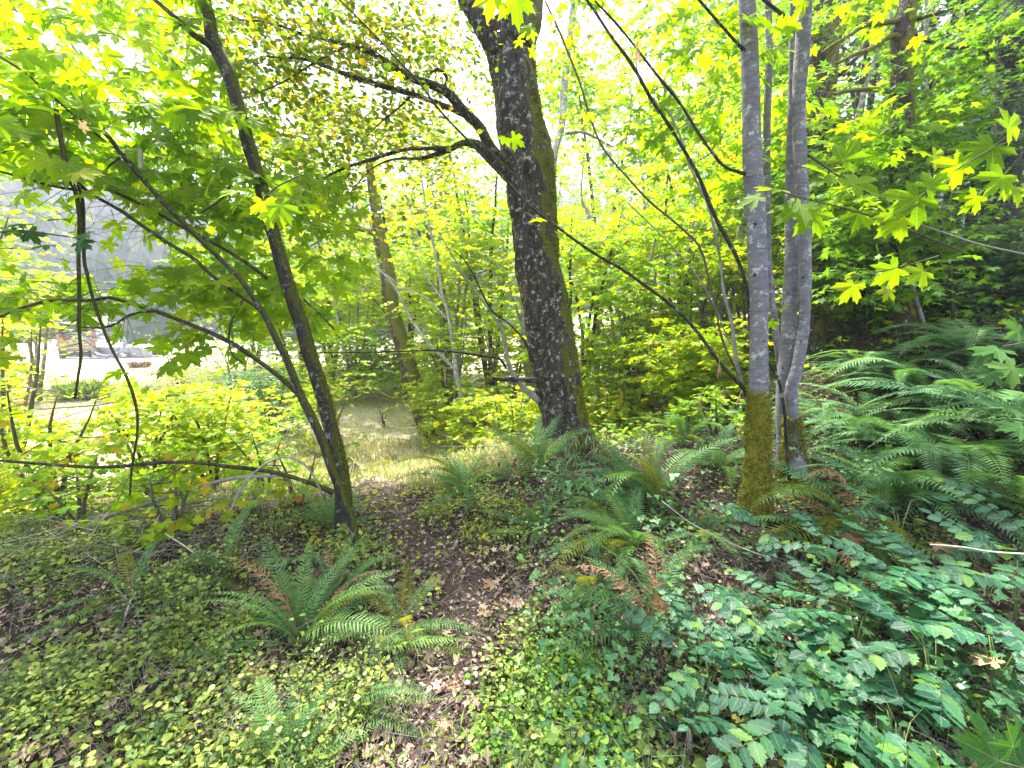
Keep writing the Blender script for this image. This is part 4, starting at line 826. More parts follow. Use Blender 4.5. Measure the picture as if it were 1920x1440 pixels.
# middle distance curtain
mid = [(-60, 10, 6, 2.2), (60, 14, 5, 2.0), (560, 15, 4.6, 1.8), (660, 14, 5.2, 1.9), (760, 14, 6, 2.2), (850, 12, 5.5, 2.0), (920, 12.5, 7.5, 2.4), (1010, 14, 8.5, 2.6), (1100, 10, 5.0, 2.0), (1190, 9.0, 4.6, 1.9),
       (1270, 11, 6.2, 2.2), (1340, 8.5, 4.6, 1.9), (1420, 10, 6.0, 2.1), (1500, 9, 6.5, 2.1), (1600, 10.5, 7.5, 2.4), (1200, 15, 8, 2.8), (1380, 15, 9, 3.0), (820, 17, 9, 3.0), (620, 18, 9, 3.2), (1700, 10, 8, 2.5), (1800, 12, 9, 3.0)]
adj = ['yellow green', 'bright lime', 'soft green', 'golden green', 'fresh green']
where = ['standing in the clearing at the picture edge', 'behind the hanging dead branches', 'behind the leaning dark trunk', 'just beyond the golden mossy trunk', 'between the mossy trunk and the thick trunk', 'seen through the forked sapling', 'close behind the thick trunk, lower crown', 'tall above the fork of the thick trunk', 'right beside the thick trunk foot', 'in front of the pale alder row, spreading low',
         'behind the fan of thin shoots, tall', 'low behind the fan of thin shoots', 'directly behind the single grey trunk', 'directly behind the twin grey stems', 'beyond the thick moss clad trunk', 'far one in the gap right of the thick trunk', 'far tall one behind the grey stems', 'far tall one left of the thick trunk', 'far tall one beyond the leaning trunk', 'behind the moss draped trunk with bare limbs', 'behind the darkest edge trunk']
for i, ((px, d, Ht, R_), wh) in enumerate(zip(mid, where)):
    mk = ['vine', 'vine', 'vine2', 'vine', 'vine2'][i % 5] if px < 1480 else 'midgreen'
    bush_tree('vine_maple_tree', adj[i % 5] + ' vine maple ' + wh, *gxy(px, d), Ht, R_, int(480 + 60 * R_), mk, .062 + .0035 * d, T_far, 4, 'bark_pale' if i % 2 else 'bark_dark', .08, 8, 'tree', G1, layers=7, tl=.55)
LS_ = 'low bright shrubs beyond the thick trunk'
for px, d, Ht, R_, lab in [(610, 9.2, 1.3, .9, 'low lime shrub between leaning trunk and golden trunk'), (560, 12.5, 1.5, 1.0, 'lime shrub at the far side of the sunny grass'), (800, 9.0, 1.3, .8, 'lime shrub behind the small mossy stem'),
                           (900, 8.0, 1.5, .8, 'lime shrub under the broken stub'), (955, 7.0, 1.1, .6, 'small lime shrub left of the thick trunk base'), (1160, 7.4, 1.5, .8, 'lime shrub around the foot of the forked alder sapling'),
                           (1250, 6.8, 1.5, .8, 'lime shrub under the fan of thin shoots'), (1330, 6.2, 1.3, .7, 'lime shrub low beside the single grey trunk'), (1400, 7.6, 2.3, 1.0, 'taller lime shrub behind the single grey trunk'),
                           (1200, 8.8, 2.6, 1.1, 'tall lime shrub with orange tips behind the alder sapling'), (1300, 8.6, 2.8, 1.1, 'tall lime shrub crossed by thin shoots'), (840, 10, 2.8, 1.2, 'tall lime shrub behind the forked pale sapling'), (950, 9.4, 2.8, 1.1, 'tall lime shrub immediately left of the thick trunk')]:
    bush_tree('leafy_shrub', lab, *gxy(px, d), Ht, R_, 260, 'vine', .075, T_far, 4, 'twig', .1, 7, 'shrub', LS_, layers=5, tl=.35)
# canopy behind: taller broadleaf trees
for i, (px, d, Ht, R_, mk, lab) in enumerate([
    (-100, 16, 12, 4.5, 'maple', 'tall broad tree filling the upper corner above the clearing'), (480, 24, 13, 4, 'vine2', 'tall tree rising beyond the leaning trunk top'),
    (760, 22, 14, 4.2, 'oval', 'tall tree with small leaves behind the curved limbs'), (1120, 22, 14, 4.2, 'vine2', 'tall tree behind the thin pale alder top'),
    (1380, 20, 15, 4.5, 'vine2', 'tall tree over the brown caught leaf'), (1560, 16, 14, 4, 'midgreen', 'tall tree above the moss clad trunk'),
    (1750, 15, 14, 4.5, 'dark', 'tall shaded tree above the dark thicket'), (2000, 12, 13, 4.5, 'dark', 'tall shaded tree leaning in from the outer corner')]):
    bush_tree('broadleaf_tree', lab, *gxy(px, d), Ht, R_, 1500, mk, .155, T_star, 2, 'bark_dark', .25, 9, 'tree', layers=12, tl=.9)
# shaded thicket on the right slope
for i, (px, d, Ht, R_, lab) in enumerate([
    (1620, 6.2, 1.5, .9, 'shaded green thicket shrub right behind the twin stems'), (1740, 6.6, 1.5, .9, 'dark blue green shrub under the thin bare stems'), (1850, 5.6, .9, .8, 'dark broad shrub before the darkest trunk foot'),
    (1960, 5.4, 1.2, .9, 'dark shrub at the outer edge above the fern bank'), (1600, 7.8, 2.8, 1.2, 'tall shaded shrub between the moss clad trunks'), (1800, 8, 2.8, 1.3, 'tall dark shrub behind the thin bare stems'), (1950, 7.5, 2.6, 1.2, 'tall dark shrub beyond the darkest trunk')]):
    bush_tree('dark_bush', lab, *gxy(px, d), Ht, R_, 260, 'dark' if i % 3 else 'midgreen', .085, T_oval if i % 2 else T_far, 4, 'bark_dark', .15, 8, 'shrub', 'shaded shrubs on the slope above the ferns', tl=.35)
# low seedlings around the thick trunk
for i, (px, py, lab, mk) in enumerate([(940, 790, 'broad leaved seedling left of the thick trunk foot', 'vine'), (1180, 800, 'bright leafy seedling right of the thick trunk foot', 'vine'), (720, 800, 'leafy seedling beside the leaning golden trunk', 'vine2'), (1300, 760, 'leafy seedling behind the upright fern', 'vine2'),
                                       (1340, 820, 'green seedling left of the single grey trunk', 'vine2'), (330, 1010, 'small leafy seedling by the fallen pale branch', 'vine'), (560, 960, 'low seedling between branch and leaning trunk', 'vine'), (150, 1000, 'green seedling on the shaded slope edge', 'vine2'), (20, 980, 'bright seedling low at the picture edge', 'vine')]):
    g, dd = ground(px, py); bush_tree('seedling', lab, g[0], g[1], .55, .4, 46, mk, .055, T_vine, 3, 'twig', .3, 6, 'plant', 'low seedlings', layers=4, tl=.2)

# ------------------------------------------------------------------ ferns
def frond_mesh(name, e0, e1, n, wd, mat, sway=0., seed=0, dry=False):
    r = np.random.default_rng(seed); t_ = np.linspace(0, 1, n); el = rad(e0) + (rad(e1) - rad(e0)) * t_**1.1
    az = sway * t_**2; ds = 1.0 / (n - 1)
    dirs = np.c_[np.cos(el) * np.cos(az), np.cos(el) * np.sin(az), np.sin(el)]; P = np.vstack([[0, 0, 0], np.cumsum((dirs[:-1] + dirs[1:]) / 2 * ds, axis=0)])
    acc = Acc(); V, T = tube(np.c_[P[::3], .0055 * (1 - .8 * t_[::3])], 3, .08, cap=False); acc.add(V, T, 0, rnd=.5, vein=1)
    side = unit(np.cross(dirs, [0, 0, 1.])); upn = np.cross(side, dirs)
    st = max(2, n // 12); tt = t_[st:]; prof = np.minimum(1, (tt * 3.2 + .1)) * (1 - tt**2.6)**.9 + .04
    for s in (-1, 1):
        D = side[st:] * s + dirs[st:] * (.28 + .45 * tt[:, None]) + upn[st:] * (.12 if not dry else -.3) + r.normal(size=(len(tt), 3)) * (.05 if not dry else .35)
        N_ = upn[st:] + dirs[st:] * -.15 + r.normal(size=(len(tt), 3)) * .12 + side[st:] * s * .25
        tm = (T_dia[0] * [.5 * .42 / .4, 1, 1.5] - [0, 0, 0], T_dia[1], T_dia[2])
        v = T_dia[0].copy(); v[:, 0] *= .21; v[1, 1] = v[3, 1] = .25; v[:, 2] = [0, .02, -.16, .02]
        scatter(acc, (v, T_dia[1], T_dia[2] * 0), P[st:], D, N_, prof * wd, rnd=.5 + .08 * r.random(len(tt)))
    return acc.mesh(name, mat)
FR = {}
def fr(kind, curve):
    k = (kind, curve)
    if k not in FR:
        e0, e1, n, wd, sw = {'up': (80, 8, 36, .12, .35), 'arch': (74, -26, 37, .125, .25), 'low': (44, -26, 37, .13, -.25), 'flat': (14, -10, 34, .15, .1), 'curl': (86, -60, 36, .115, .2), 'long': (64, -38, 44, .125, .3), 'long2': (50, -34, 44, .13, -.35)}[curve]
        FR[k] = frond_mesh('frond', e0, e1, n, wd, M[kind], sw, len(FR) + 3, kind == 'fern_dry')
    return FR[k]
def fern(label, pos, n, L_, az0=0., azr=360., curves=('arch', 'low', 'up'), kinds=('fern',), group='sword ferns', lift=.0, roll=.25, tilt=0.):
    b = np.array([pos[0], pos[1], float(H(pos[0], pos[1])) + lift]); t_ = thing('sword_fern', label, 'fern', b, group)
    n = int(n * 1.5)
    for i in range(n):
        az = rad(az0 + azr * ((i + .5) / n - .5) + random.uniform(-12, 12)); cu = curves[i % len(curves)]; kd = kinds[(i * 7 + i // 3) % len(kinds)]
        o = bpy.data.objects.new('frond', fr(kd, cu)); C.objects.link(o); o.parent = t_
        if kd == 'fern_dry' and len(kinds) > 1: o['label'] = 'dry brown frond'
        s = L_ * 1.32 * random.uniform(.72, 1.08)
        o.matrix_basis = Matrix.Translation((random.uniform(-.02, .02), random.uniform(-.02, .02), 0)) @ Matrix.Rotation(az, 4, 'Z') @ Matrix.Rotation(random.uniform(-roll, roll), 4, 'X') @ Matrix.Rotation(-rad(tilt) + random.uniform(-.12, .38), 4, 'Y') @ Matrix.Scale(s, 4) @ Matrix.Diagonal((1, random.choice((-1, 1)) * random.uniform(.75, 1.1), random.uniform(.7, 1.15), 1))
    return t_
def fp(px, py): return ground(px, py)[0]
fern('large foreground fern with upright green and dry brown fronds left of the path', fp(562, 1222), 15, .50, 100, 260, ('up', 'arch', 'low', 'up'), ('fern_dark', 'fern_dark', 'fern', 'fern_dry', 'fern', 'fern_gold'))
fern('brown and green fern at the foot of the leaning stem', fp(630, 1125), 8, .33, 90, 240, ('up', 'arch'), ('fern_dry', 'fern_dark', 'fern'))
fern('dark fern tucked behind the leaning stem foot', fp(625, 1000), 8, .45, 90, 300, ('up', 'arch'), ('fern_dark',))
fern('upright golden tipped fern in front of the thick trunk', fp(1225, 955), 12, .72, 120, 250, ('up', 'curl', 'arch', 'arch'), ('fern', 'fern_gold', 'fern', 'fern_dry'))
fern('fern with fronds swept left over the dark soil', fp(1185, 1035), 12, .62, 165, 200, ('arch', 'low', 'arch'), ('fern', 'fern', 'fern_gold'))
fern('lower green fern arching over the path edge', fp(1235, 1190), 9, .60, 145, 190, ('arch', 'low', 'up'), ('fern', 'fern_dark', 'fern_dry'))
fern('flat single feathery fern lying across the clover', fp(1150, 1285), 3, .36, 172, 30, ('flat', 'low'), ('fern',), lift=.05)
fern('small yellow green fern flat beside the path bottom', fp(650, 1350), 3, .32, 4, 30, ('flat', 'low'), ('fern', 'fern_gold'), lift=.05)
fern('drooping olive fern left of the leaf strewn path', fp(690, 1235), 5, .42, 30, 80, ('low', 'flat'), ('fern_gold', 'fern'), lift=.04)
fern('pale fern poking in at the picture bottom', fp(530, 1480), 5, .38, 80, 160, ('up', 'arch'), ('fern',))
fern('arching golden fern left below the thick trunk', fp(868, 925), 11, .62, 150, 260, ('arch', 'low', 'arch'), ('fern', 'fern_gold', 'fern'))
fern('pale fern against the thick trunk foot', fp(1010, 890), 10, .65, 120, 240, ('arch', 'up'), ('fern', 'fern_gold'))
fern('orange yellow fern in the sunny grass', fp(735, 882), 10, .55, 120, 320, ('arch', 'low'), ('fern_gold',))
fern('green fern behind the upright golden one', fp(1290, 830), 11, .7, 140, 320, ('arch', 'low'), ('fern', 'fern_gold'))
fern('fern in half shade right behind the thick trunk foot', fp(1190, 790), 10, .7, 140, 320, ('arch', 'low'), ('fern',))
fern('pale green fern between shoots and single grey trunk', fp(1355, 880), 9, .55, 140, 280, ('arch', 'low'), ('fern',))
fern('golden brown fern low beside the mossy stump', fp(1590, 985), 11, .75, 200, 160, ('low', 'flat', 'arch'), ('fern_gold', 'fern_dry', 'fern'))
for px, py, lab in [(1100, 930, 'low tangled fern in the brambles below the thick trunk'), (1010, 1000, 'small drooping fern at the bramble edge of the path'), (1310, 1010, 'drooping fern on the dark soil left of the moss collar'), (1120, 1120, 'low fern leaning over the wide path bend'), (430, 1080, 'thin fern on the slope left of the large foreground fern'), (250, 1130, 'sparse fern in the middle of the left slope'), (760, 1180, 'flattened olive fern at the left path shoulder'), (960, 900, 'scraggly fern left of the pale one by the thick trunk')]:
    fern(lab, fp(px, py), 7, .42, random.uniform(90, 220), 280, ('low', 'flat', 'arch'), ('fern', 'fern_gold', 'fern_dark'))
BK = [(1640, 820, 12, .85, 'fern at the bank foot nearest the twin stems'), (1760, 880, 16, 1.0, 'large fern with long fronds sweeping over the dark hollow'), (1740, 760, 15, .95, 'large fern midway up the bank'),
      (1870, 800, 16, 1.05, 'large fern high on the bank towards the edge'), (1900, 960, 14, 1.0, 'big shaded fern low at the picture edge'), (1830, 690, 14, .9, 'fern crowning the bank below the dark shrubs'), (1660, 720, 12, .8, 'small fern at the bank top behind the twin stems'),
      (1980, 700, 14, 1.0, 'outermost fern at the top of the bank'), (1680, 940, 12, .85, 'fern spilling towards the broad leaved plants'), (1960, 860, 14, 1.05, 'outer fern halfway down the bank'), (1560, 800, 10, .65, 'short fern directly beside the twin stems')]
for px, py, n, L_, lab in BK:
    fern(lab, fp(px, py), n, L_, 190, 250, ('long', 'long2', 'long', 'low'), ('fern_dark', 'fern_pale', 'fern_pale', 'fern'), 'ferns on the bank')

# ------------------------------------------------------------------ broad leaved pinnate plants, lower right
LM = [mk_mesh('leaflet', tm[0], tm[1], {'rnd': np.zeros(len(tm[0])), 'vein': tm[2]}, True, [M['mahonia']]) for tm in (T_leaflet, T_leaflet2)]
RAD = tube(np.array([[0, 0, 0, .0028], [.33, 0, .05, .0022], [.66, 0, .06, .0016], [1, 0, .0, .0008]]), 5, .2)
RM = mk_mesh('rachis', RAD[0], RAD[1], {'rnd': np.zeros(len(RAD[0]))}, True, [M['stem_green']])
def pinnate(parent, Mx, L_, npair, ls, sc):
    """one compound leaf: rachis part with single leaflets as sub-parts"""
    o = bpy.data.objects.new('compound_leaf', RM); C.objects.link(o); o.parent = parent; o.matrix_basis = Mx @ Matrix.Diagonal((L_, L_, L_, 1))
    for i in range(npair + 1):
        tt = .22 + .78 * i / npair; z = .06 * math.sin(tt * 3.1) ; s = ls * (1.05 - .45 * abs(tt - .45)) * random.uniform(.9, 1.1) / L_
        for sd in ((-1, 1) if i < npair else (0,)):
            q = bpy.data.objects.new('leaflet', LM[(i + sd) % 2]); C.objects.link(q); q.parent = o
            a = sd * rad(random.uniform(52, 70)) - rad(90)
            q.matrix_basis = Matrix.Translation((tt, 0, z)) @ Matrix.Rotation(a + (0 if sd else 0), 4, 'Z') @ Matrix.Rotation(random.uniform(-.2, .2), 4, 'Y') @ Matrix.Rotation(random.uniform(-.3, .0), 4, 'X') @ Matrix.Scale(s, 4)
WP = []
def broad(pos, n, Ht, L_, ls, label, az0=150, azr=220, npair=5):
    b = np.array([pos[0], pos[1], float(H(pos[0], pos[1]))]); t_ = thing('broad_leaved_plant', label, 'plant', b, 'broad leaved plants in the lower corner')
    for i in range(n):
        az = rad(az0 + azr * ((i + .5) / n - .5) + random.uniform(-15, 15)); h = Ht * random.uniform(.65, 1.1)
        off = np.array([math.cos(az) * .05, math.sin(az) * .05, h])
        V, T = tube(np.array([[0, 0, -.02, .003], [off[0] * .3, off[1] * .3, h * .6, .0025], [*off, .002]]), 5, .1)
        link('stem', mk_mesh('stem', V, T, None, True, [M['stem_green']]), t_)
        Mx = Matrix.Translation(off) @ Matrix.Rotation(az, 4, 'Z') @ Matrix.Rotation(random.uniform(-.3, .3), 4, 'X') @ Matrix.Rotation(rad(random.uniform(-22, 14)), 4, 'Y')
        pinnate(t_, Mx, L_ * random.uniform(.8, 1.15), npair, ls, 1)
BL = [(1440, 1000, 4, .24, .26, .050, 'first broad leaved plant below the moss collar', 200), (1560, 1060, 5, .28, .28, .055, 'broad leaved plant spreading just below the golden brown fern', 160), (1680, 1010, 4, .34, .26, .055, 'upright broad leaved sprig before the dark hollow', 100),
      (1700, 1120, 5, .28, .30, .06, 'broad leaved plant with a brown leaf lying on it', 160), (1480, 1160, 5, .20, .28, .05, 'broad leaved plant bordering the bare dark soil', 160), (1600, 1210, 5, .26, .30, .06, 'lush broad leaved plant in the middle of the corner patch', 150),
      (1800, 1180, 5, .30, .30, .065, 'broad leaved plant below the forked bleached twig', 150), (1380, 1220, 4, .18, .26, .045, 'bluish broad leaved plant between soil patch and clover', 110), (1330, 1280, 4, .18, .26, .045, 'low bluish broad leaved plant nearest the path', 120),
      (1470, 1290, 5, .22, .28, .055, 'broad leaved plant in front of the bluish pair', 140), (1600, 1340, 5, .24, .28, .06, 'bright broad leaved plant near the picture bottom', 140), (1740, 1290, 5, .28, .30, .065, 'large leaved plant with pale midribs', 130), (1860, 1280, 5, .30, .28, .065, 'large leaved plant beside the curled brown leaf', 140),
      (1500, 1400, 5, .20, .26, .055, 'yellow green broad leaved plant at the picture bottom', 150), (1900, 1130, 5, .30, .32, .06, 'broad leaved plant at the edge under the toothed fronds', 170), (1400, 1380, 4, .16, .24, .045, 'small broad leaved plant next to the pale stick', 120), (1680, 1430, 5, .22, .26, .06, 'lowest broad leaved plant in the corner patch', 130),
      (1930, 1000, 4, .36, .36, .062, 'toothed green plant reaching in over the dark hollow', 185), (1960, 1090, 4, .30, .36, .06, 'yellow green toothed plant below the reaching one', 185), (1300, 1200, 3, .12, .22, .04, 'small bluish plant at the lower fern foot', 100)]
for px, py, n, Ht, L_, ls, lab, az in BL: broad(fp(px, py + 40), n, Ht, L_ * 1.25, ls * 1.32, lab, az, 250, 6)
near_sprig('large bright leaf spray in the lower corner', [(1990, 1500, 4), (1940, 1450, 3), (1880, 1430, 3)], [(1870, 1425, 150, 120), (1920, 1440, 60, 90), (1900, 1400, 110, 70)], 1.25, mat='maple_shade', tilt=(0, -.7, .8))
SK, _ = ground(1290, 1420)
st = thing('stick', 'short pale upright stick at the picture bottom beside clover', 'stick', SK); V, T = tube(np.array([[0, 0, -.03, .010], [.004, 0, .05, .009], [.0, .01, .11, .008]]), 9, .02, .15, 30, 3)
link('stem', mk_mesh('stem', V, T, None, True, [M['dead_twig']]), st)

# ------------------------------------------------------------------ ground cover, litter, grass
def field(n, dmax, dmin=1.0, power=1.7):
    d = dmin + (dmax - dmin) * RNG.random(n)**power; x = RNG.uniform(-1.28, 1.28, n) * (d + .1); return x, d
def inell(px, py, cx, cy, rx, ry): return np.exp(-(((px - cx) / rx)**2 + ((py - cy) / ry)**2))
def cover(name, label, n, dmax, dens, size, tmpl, mat, hgt=(.02, .10), k=4, tiltn=.35, power=1.7, spread=1.6):
    x, y = field(n, dmax, power=power); z = H(x, y); P = np.c_[x, y, z]; px, py, dz = project(P)
    dd = dens(x, y, px, py); kp = RNG.random(n) < dd; P = P[kp]; m = len(P)
    if not m: return
    h = hgt[0] + (hgt[1] - hgt[0]) * RNG.random(m) * (.6 + .6 * (fbm(P[:, 0] * 3, P[:, 1] * 3, 0, 44, 2) > 0))
    top = P + np.c_[RNG.normal(size=(m, 2)) * .015, h]
    pt = fbm(P[:, 0] * 1.7, P[:, 1] * 1.7, 0, 91, 3); acc = Acc(); sz = size * (.55 + .75 * RNG.random(m)) * (1 + .4 * pt)
    prisms(acc, P, top, np.full(m, .0011))
    Q = np.repeat(top, k, 0) + RNG.normal(size=(m * k, 3)) * (np.repeat(sz, k) * spread)[:, None] * [1, 1, .5]
    Q[:, 2] = np.maximum(Q[:, 2], H(Q[:, 0], Q[:, 1]) + .006)
    D = RNG.normal(size=Q.shape) * [1, 1, .25]; Nn = np.array([0, 0, 1.]) + RNG.normal(size=Q.shape) * tiltn
    S_ = np.repeat(sz, k) * (.7 + .5 * RNG.random(m * k)) * (1 + .06 * np.maximum(Q[:, 1] - 2, 0))
    base_r = np.repeat(RNG.random(m) * .45 + .3 * fbm(P[:, 0] * 2.3, P[:, 1] * 2.3, 0, 92, 2) + .1, k) + RNG.random(m * k) * .4
    scatter(acc, tmpl, Q, D, Nn, S_, rnd=np.clip(base_r, 0, .99))
    link(name, acc.mesh(name, mat), kind='stuff', label=label, category='plants')
pn = lambda x, y, s, sd: fbm(x * s, y * s, 0, sd, 3)
def offpath(x, y, w0=.17, w1=.38):
    px, py, _ = project(np.c_[x, y, H(x, y)]); bend = np.clip(1.5 * inell(px, py, 930, 1120, 110, 55) + 1.1 * inell(px, py, 850, 1230, 70, 80) + 1.0 * inell(px, py, 735, 985, 45, 55) + .9 * inell(px, py, 690, 915, 40, 30) + .9 * inell(px, py, 1330, 1130, 80, 70), 0, 1)
    return (1 - bend) * sst(w0, w1, path_dist(x, y) + .09 * pn(x, y, 3, 61))
def d_left(x, y, px, py):
    return np.clip(offpath(x, y) * np.where(x < .1, 1, 0) * (.56 + 1.6 * pn(x, y, 2.6, 51)) * (1 - .35 * inell(px, py, 600, 1400, 160, 130)), 0, 1)
def d_right(x, y, px, py):
    soil = inell(px, py, 1360, 1110, 110, 110) + inell(px, py, 1180, 1160, 110, 60)
    return np.clip(offpath(x, y) * np.where(x > 0, 1, 0) * (.46 + 1.1 * pn(x, y, 2.6, 52) + .5 * sst(1.5, 2.5, x) * sst(2, 3, y)) * (1 - np.clip(soil * 1.2, 0, 1)), 0, 1)
cover('ground_cover', 'small pale green creeping leaves covering the slope left of the path', 36000, 6.5, d_left, .0135, T_round, M['cover'], (.015, .13), 5, tiltn=.55, spread=2.4)
cover('ground_cover', 'trifoliate green leaves mixed over the slope left of the path', 11000, 7, d_left, .018, T_tri, M['cover'], (.03, .18), 2, tiltn=.5)
cover('ground_cover', 'small green creeping leaves right of the path', 22000, 7, d_right, .0145, T_round, M['cover'], (.015, .13), 4, tiltn=.55, spread=2.4)
cover('bramble', 'dark green bramble leaves between the ferns', 9000, 7.5, lambda x, y, px, py: np.clip(offpath(x, y) * (x > .1) * (.42 + 1.2 * pn(x, y, 1.6, 53) + .4 * sst(1.5, 2.5, x) * sst(2.5, 3.5, y) + inell(px, py, 1050, 960, 130, 90)), 0, 1), .029, T_tri2, M['cover_dark'], (.04, .36), 3, tiltn=.5)
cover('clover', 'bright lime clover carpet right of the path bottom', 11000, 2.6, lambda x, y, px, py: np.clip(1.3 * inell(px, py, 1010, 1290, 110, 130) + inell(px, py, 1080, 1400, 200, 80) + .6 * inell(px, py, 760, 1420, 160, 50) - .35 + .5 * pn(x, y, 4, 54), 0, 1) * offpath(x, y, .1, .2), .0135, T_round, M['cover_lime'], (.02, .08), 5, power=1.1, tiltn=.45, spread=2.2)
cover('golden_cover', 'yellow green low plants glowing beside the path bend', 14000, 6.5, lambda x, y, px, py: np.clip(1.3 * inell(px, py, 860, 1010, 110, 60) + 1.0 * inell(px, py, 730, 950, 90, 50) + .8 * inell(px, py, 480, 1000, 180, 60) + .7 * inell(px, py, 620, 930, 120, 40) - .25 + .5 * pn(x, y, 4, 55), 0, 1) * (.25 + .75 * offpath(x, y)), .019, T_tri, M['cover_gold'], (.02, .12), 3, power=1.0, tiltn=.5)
cover('broad_seedlings', 'scattered ovate leaves between clover and broad leaved plants', 1300, 3.2, lambda x, y, px, py: np.clip(inell(px, py, 1230, 1330, 170, 160) + .8 * inell(px, py, 1500, 1300, 300, 200) - .2, 0, 1), .042, T_oval, M['mahonia'], (.03, .14), 3, power=1.2)
cover('understory_cover', 'taller leafy cover beyond the ferns', 8000, 12, lambda x, y, px, py: np.clip((.5 + .8 * pn(x, y, .8, 56)) * sst(4, 5.2, y) * sst(-.6, .8, x), 0, 1), .05, T_tri, M['vine2'], (.05, .35), 3, power=.9)
# leaf litter
def litter(n, dmax, dens, size, tmpl, name, label, power=1.6, flat=.35):
    x, y = field(n, dmax, .9, power); P = np.c_[x, y, H(x, y)]; px, py, _ = project(P); kp = RNG.random(n) < dens(x, y, px, py); P = P[kp]; m = len(P)
    P[:, 2] += .010 + .015 * RNG.random(m); D = RNG.normal(size=P.shape) * [1, 1, .25]; Nn = np.array([0, 0, 1.]) + RNG.normal(size=P.shape) * flat
    a = Acc(); scatter(a, tmpl, P, D, Nn, size * (.35 + 1.1 * RNG.random(m)**1.5), rnd=np.clip(RNG.random(m)**1.1, 0, .99)); link(name, a.mesh(name, M['litter']), kind='stuff', label=label, category='litter')
curl = T_far[0].copy(); curl[:, 2] += .35 * curl[:, 0]**2 + .2 * curl[:, 1]**2
onpath = lambda x, y, px, py: np.clip(1.15 - offpath(x, y, .15, .6) * .55, .0, 1)
litter(42000, 5.5, onpath, .026, (T_oval[0] * [1, 1, 2.2], T_oval[1], T_oval[2]), 'leaf_litter', 'brown leaf crumbs strewn over path and soil', flat=.6)
litter(5200, 5.5, onpath, .032, (curl, T_far[1], T_far[2]), 'leaf_litter', 'curled brown maple leaf fragments strewn over the path', flat=.6)
litter(14000, 4.5, lambda x, y, px, py: np.full(len(x), .8), .055, (T_dia[0] * [.10, 1, 1], T_dia[1], T_dia[2]), 'twig_litter', 'thin broken twigs and needles among the leaf litter', flat=.6)
litter(2600, 5, lambda x, y, px, py: np.full(len(x), .8), .026, (curl, T_far[1], T_far[2]), 'leaf_litter', 'small dead leaves lying on top of the creeping plants', flat=.7)
cover('ground_cover', 'narrow grass like green stalks between the creeping leaves', 2600, 5, lambda x, y, px, py: np.clip(.5 + pn(x, y, 2, 58), 0, 1), .055, (T_dia[0] * [.12, 1, 1.5], T_dia[1], T_dia[2]), M['cover'], (.04, .14), 3, tiltn=.9)
cover('ground_cover', 'larger ovate pale green leaves scattered over the left slope', 1500, 5.5, lambda x, y, px, py: np.clip(.5 + pn(x, y, 2, 59), 0, 1) * offpath(x, y), .038, T_oval, M['cover'], (.04, .16), 3, tiltn=.6)
for i, (px, py, lab) in enumerate([(330, 1040, 'tangle of bleached twigs on the slope beside the rotting log'), (180, 1010, 'tangle of pale twigs under the nearest lime shrub'), (1380, 1060, 'tangle of thin twigs on the dark soil below the moss collar'), (960, 850, 'tangle of dead twigs left of the thick trunk foot'), (440, 960, 'tangle of twigs under the propped fallen branch'), (1120, 900, 'tangle of dead twigs in the brambles right of the thick trunk foot')]):
    g, d = ground(px, py); t_ = thing('twig_tangle', lab, 'twigs', g, 'tangles of dead twigs'); m = 70
    P = g + RNG.normal(size=(m, 3)) * [.28, .22, .03] + [0, 0, .08]; D = RNG.normal(size=(m, 3)) * [1, 1, .35]; E = P + unit(D) * RNG.uniform(.1, .35, (m, 1)); E[:, 2] = np.maximum(E[:, 2], g[2] + .01)
    a = Acc(); prisms(a, P, E, np.full(m, .0022)); prisms(a, E, E + unit(D + RNG.normal(size=(m, 3)) * .5) * .15, np.full(m, .0014)); link('twigs', a.mesh('twigs', M['dead_twig' if i % 2 else 'twig_pale'], g), t_, kind='stuff')
# bare wiry stems standing among the creeping plants
x, y = field(2600, 5.5, 1.1, 1.4); P = np.c_[x, y, H(x, y)]; E = P + RNG.normal(size=P.shape) * [.09, .09, .03] + [0, 0, .10]
a = Acc(); prisms(a, P, E, np.full(len(P), .0016)); prisms(a, E, E + RNG.normal(size=P.shape) * .07, np.full(len(P), .001)); link('dead_stems', a.mesh('dead_stems', M['twig_pale']), kind='stuff', label='thin dead stems standing among the creeping plants', category='stems')
# single fallen leaves that stand out
for i, (px, py, s, lab) in enumerate([(845, 1300, 34, 'pale tan fallen leaf in the middle of the path'), (835, 1370, 30, 'light brown fallen leaf low on the path'), (965, 1140, 30, 'orange brown fallen leaf on the wide path bend'), (925, 1105, 26, 'orange fallen leaf at the top of the path bend'), (815, 1095, 22, 'yellow fallen leaf at the path shoulder'),
                                      (470, 1275, 40, 'star shaped brown leaf in the dark gap before the large fern'), (1590, 1070, 34, 'brown leaf lying flat on the broad leaves'), (1745, 1090, 34, 'curled orange leaf among the broad leaves'), (1850, 1330, 42, 'large curled tan leaf in the lower corner'), (1395, 1140, 26, 'tan leaf on the dark soil patch'),
                                      (1040, 1110, 20, 'small yellow leaf near the lower fern'), (370, 1175, 30, 'orange brown leaf beside the large fern'), (1335, 1400, 34, 'tan leaf lying near the upright stick'), (905, 1160, 20, 'whitish leaf on the path bend'), (770, 1250, 18, 'small yellow leaf left of the path')]):
    g, d = ground(px, py); lift = .22 if px > 1550 else .03
    o = link('fallen_leaf', leafmesh('fallen_leaf', (curl * 1.0, T_far[1], T_far[2]) if i % 2 else T_big, M['deadleaf']), None, (0, 0, 0), label=lab, category='leaf', group='single fallen leaves')
    k = s * d / F; o.matrix_basis = Matrix.Translation(tuple(g + [0, 0, lift])) @ Matrix.Rotation(i * 2.4, 4, 'Z') @ Matrix.Rotation(.25 * math.sin(i * 3), 4, 'X') @ Matrix.Scale(k, 4)
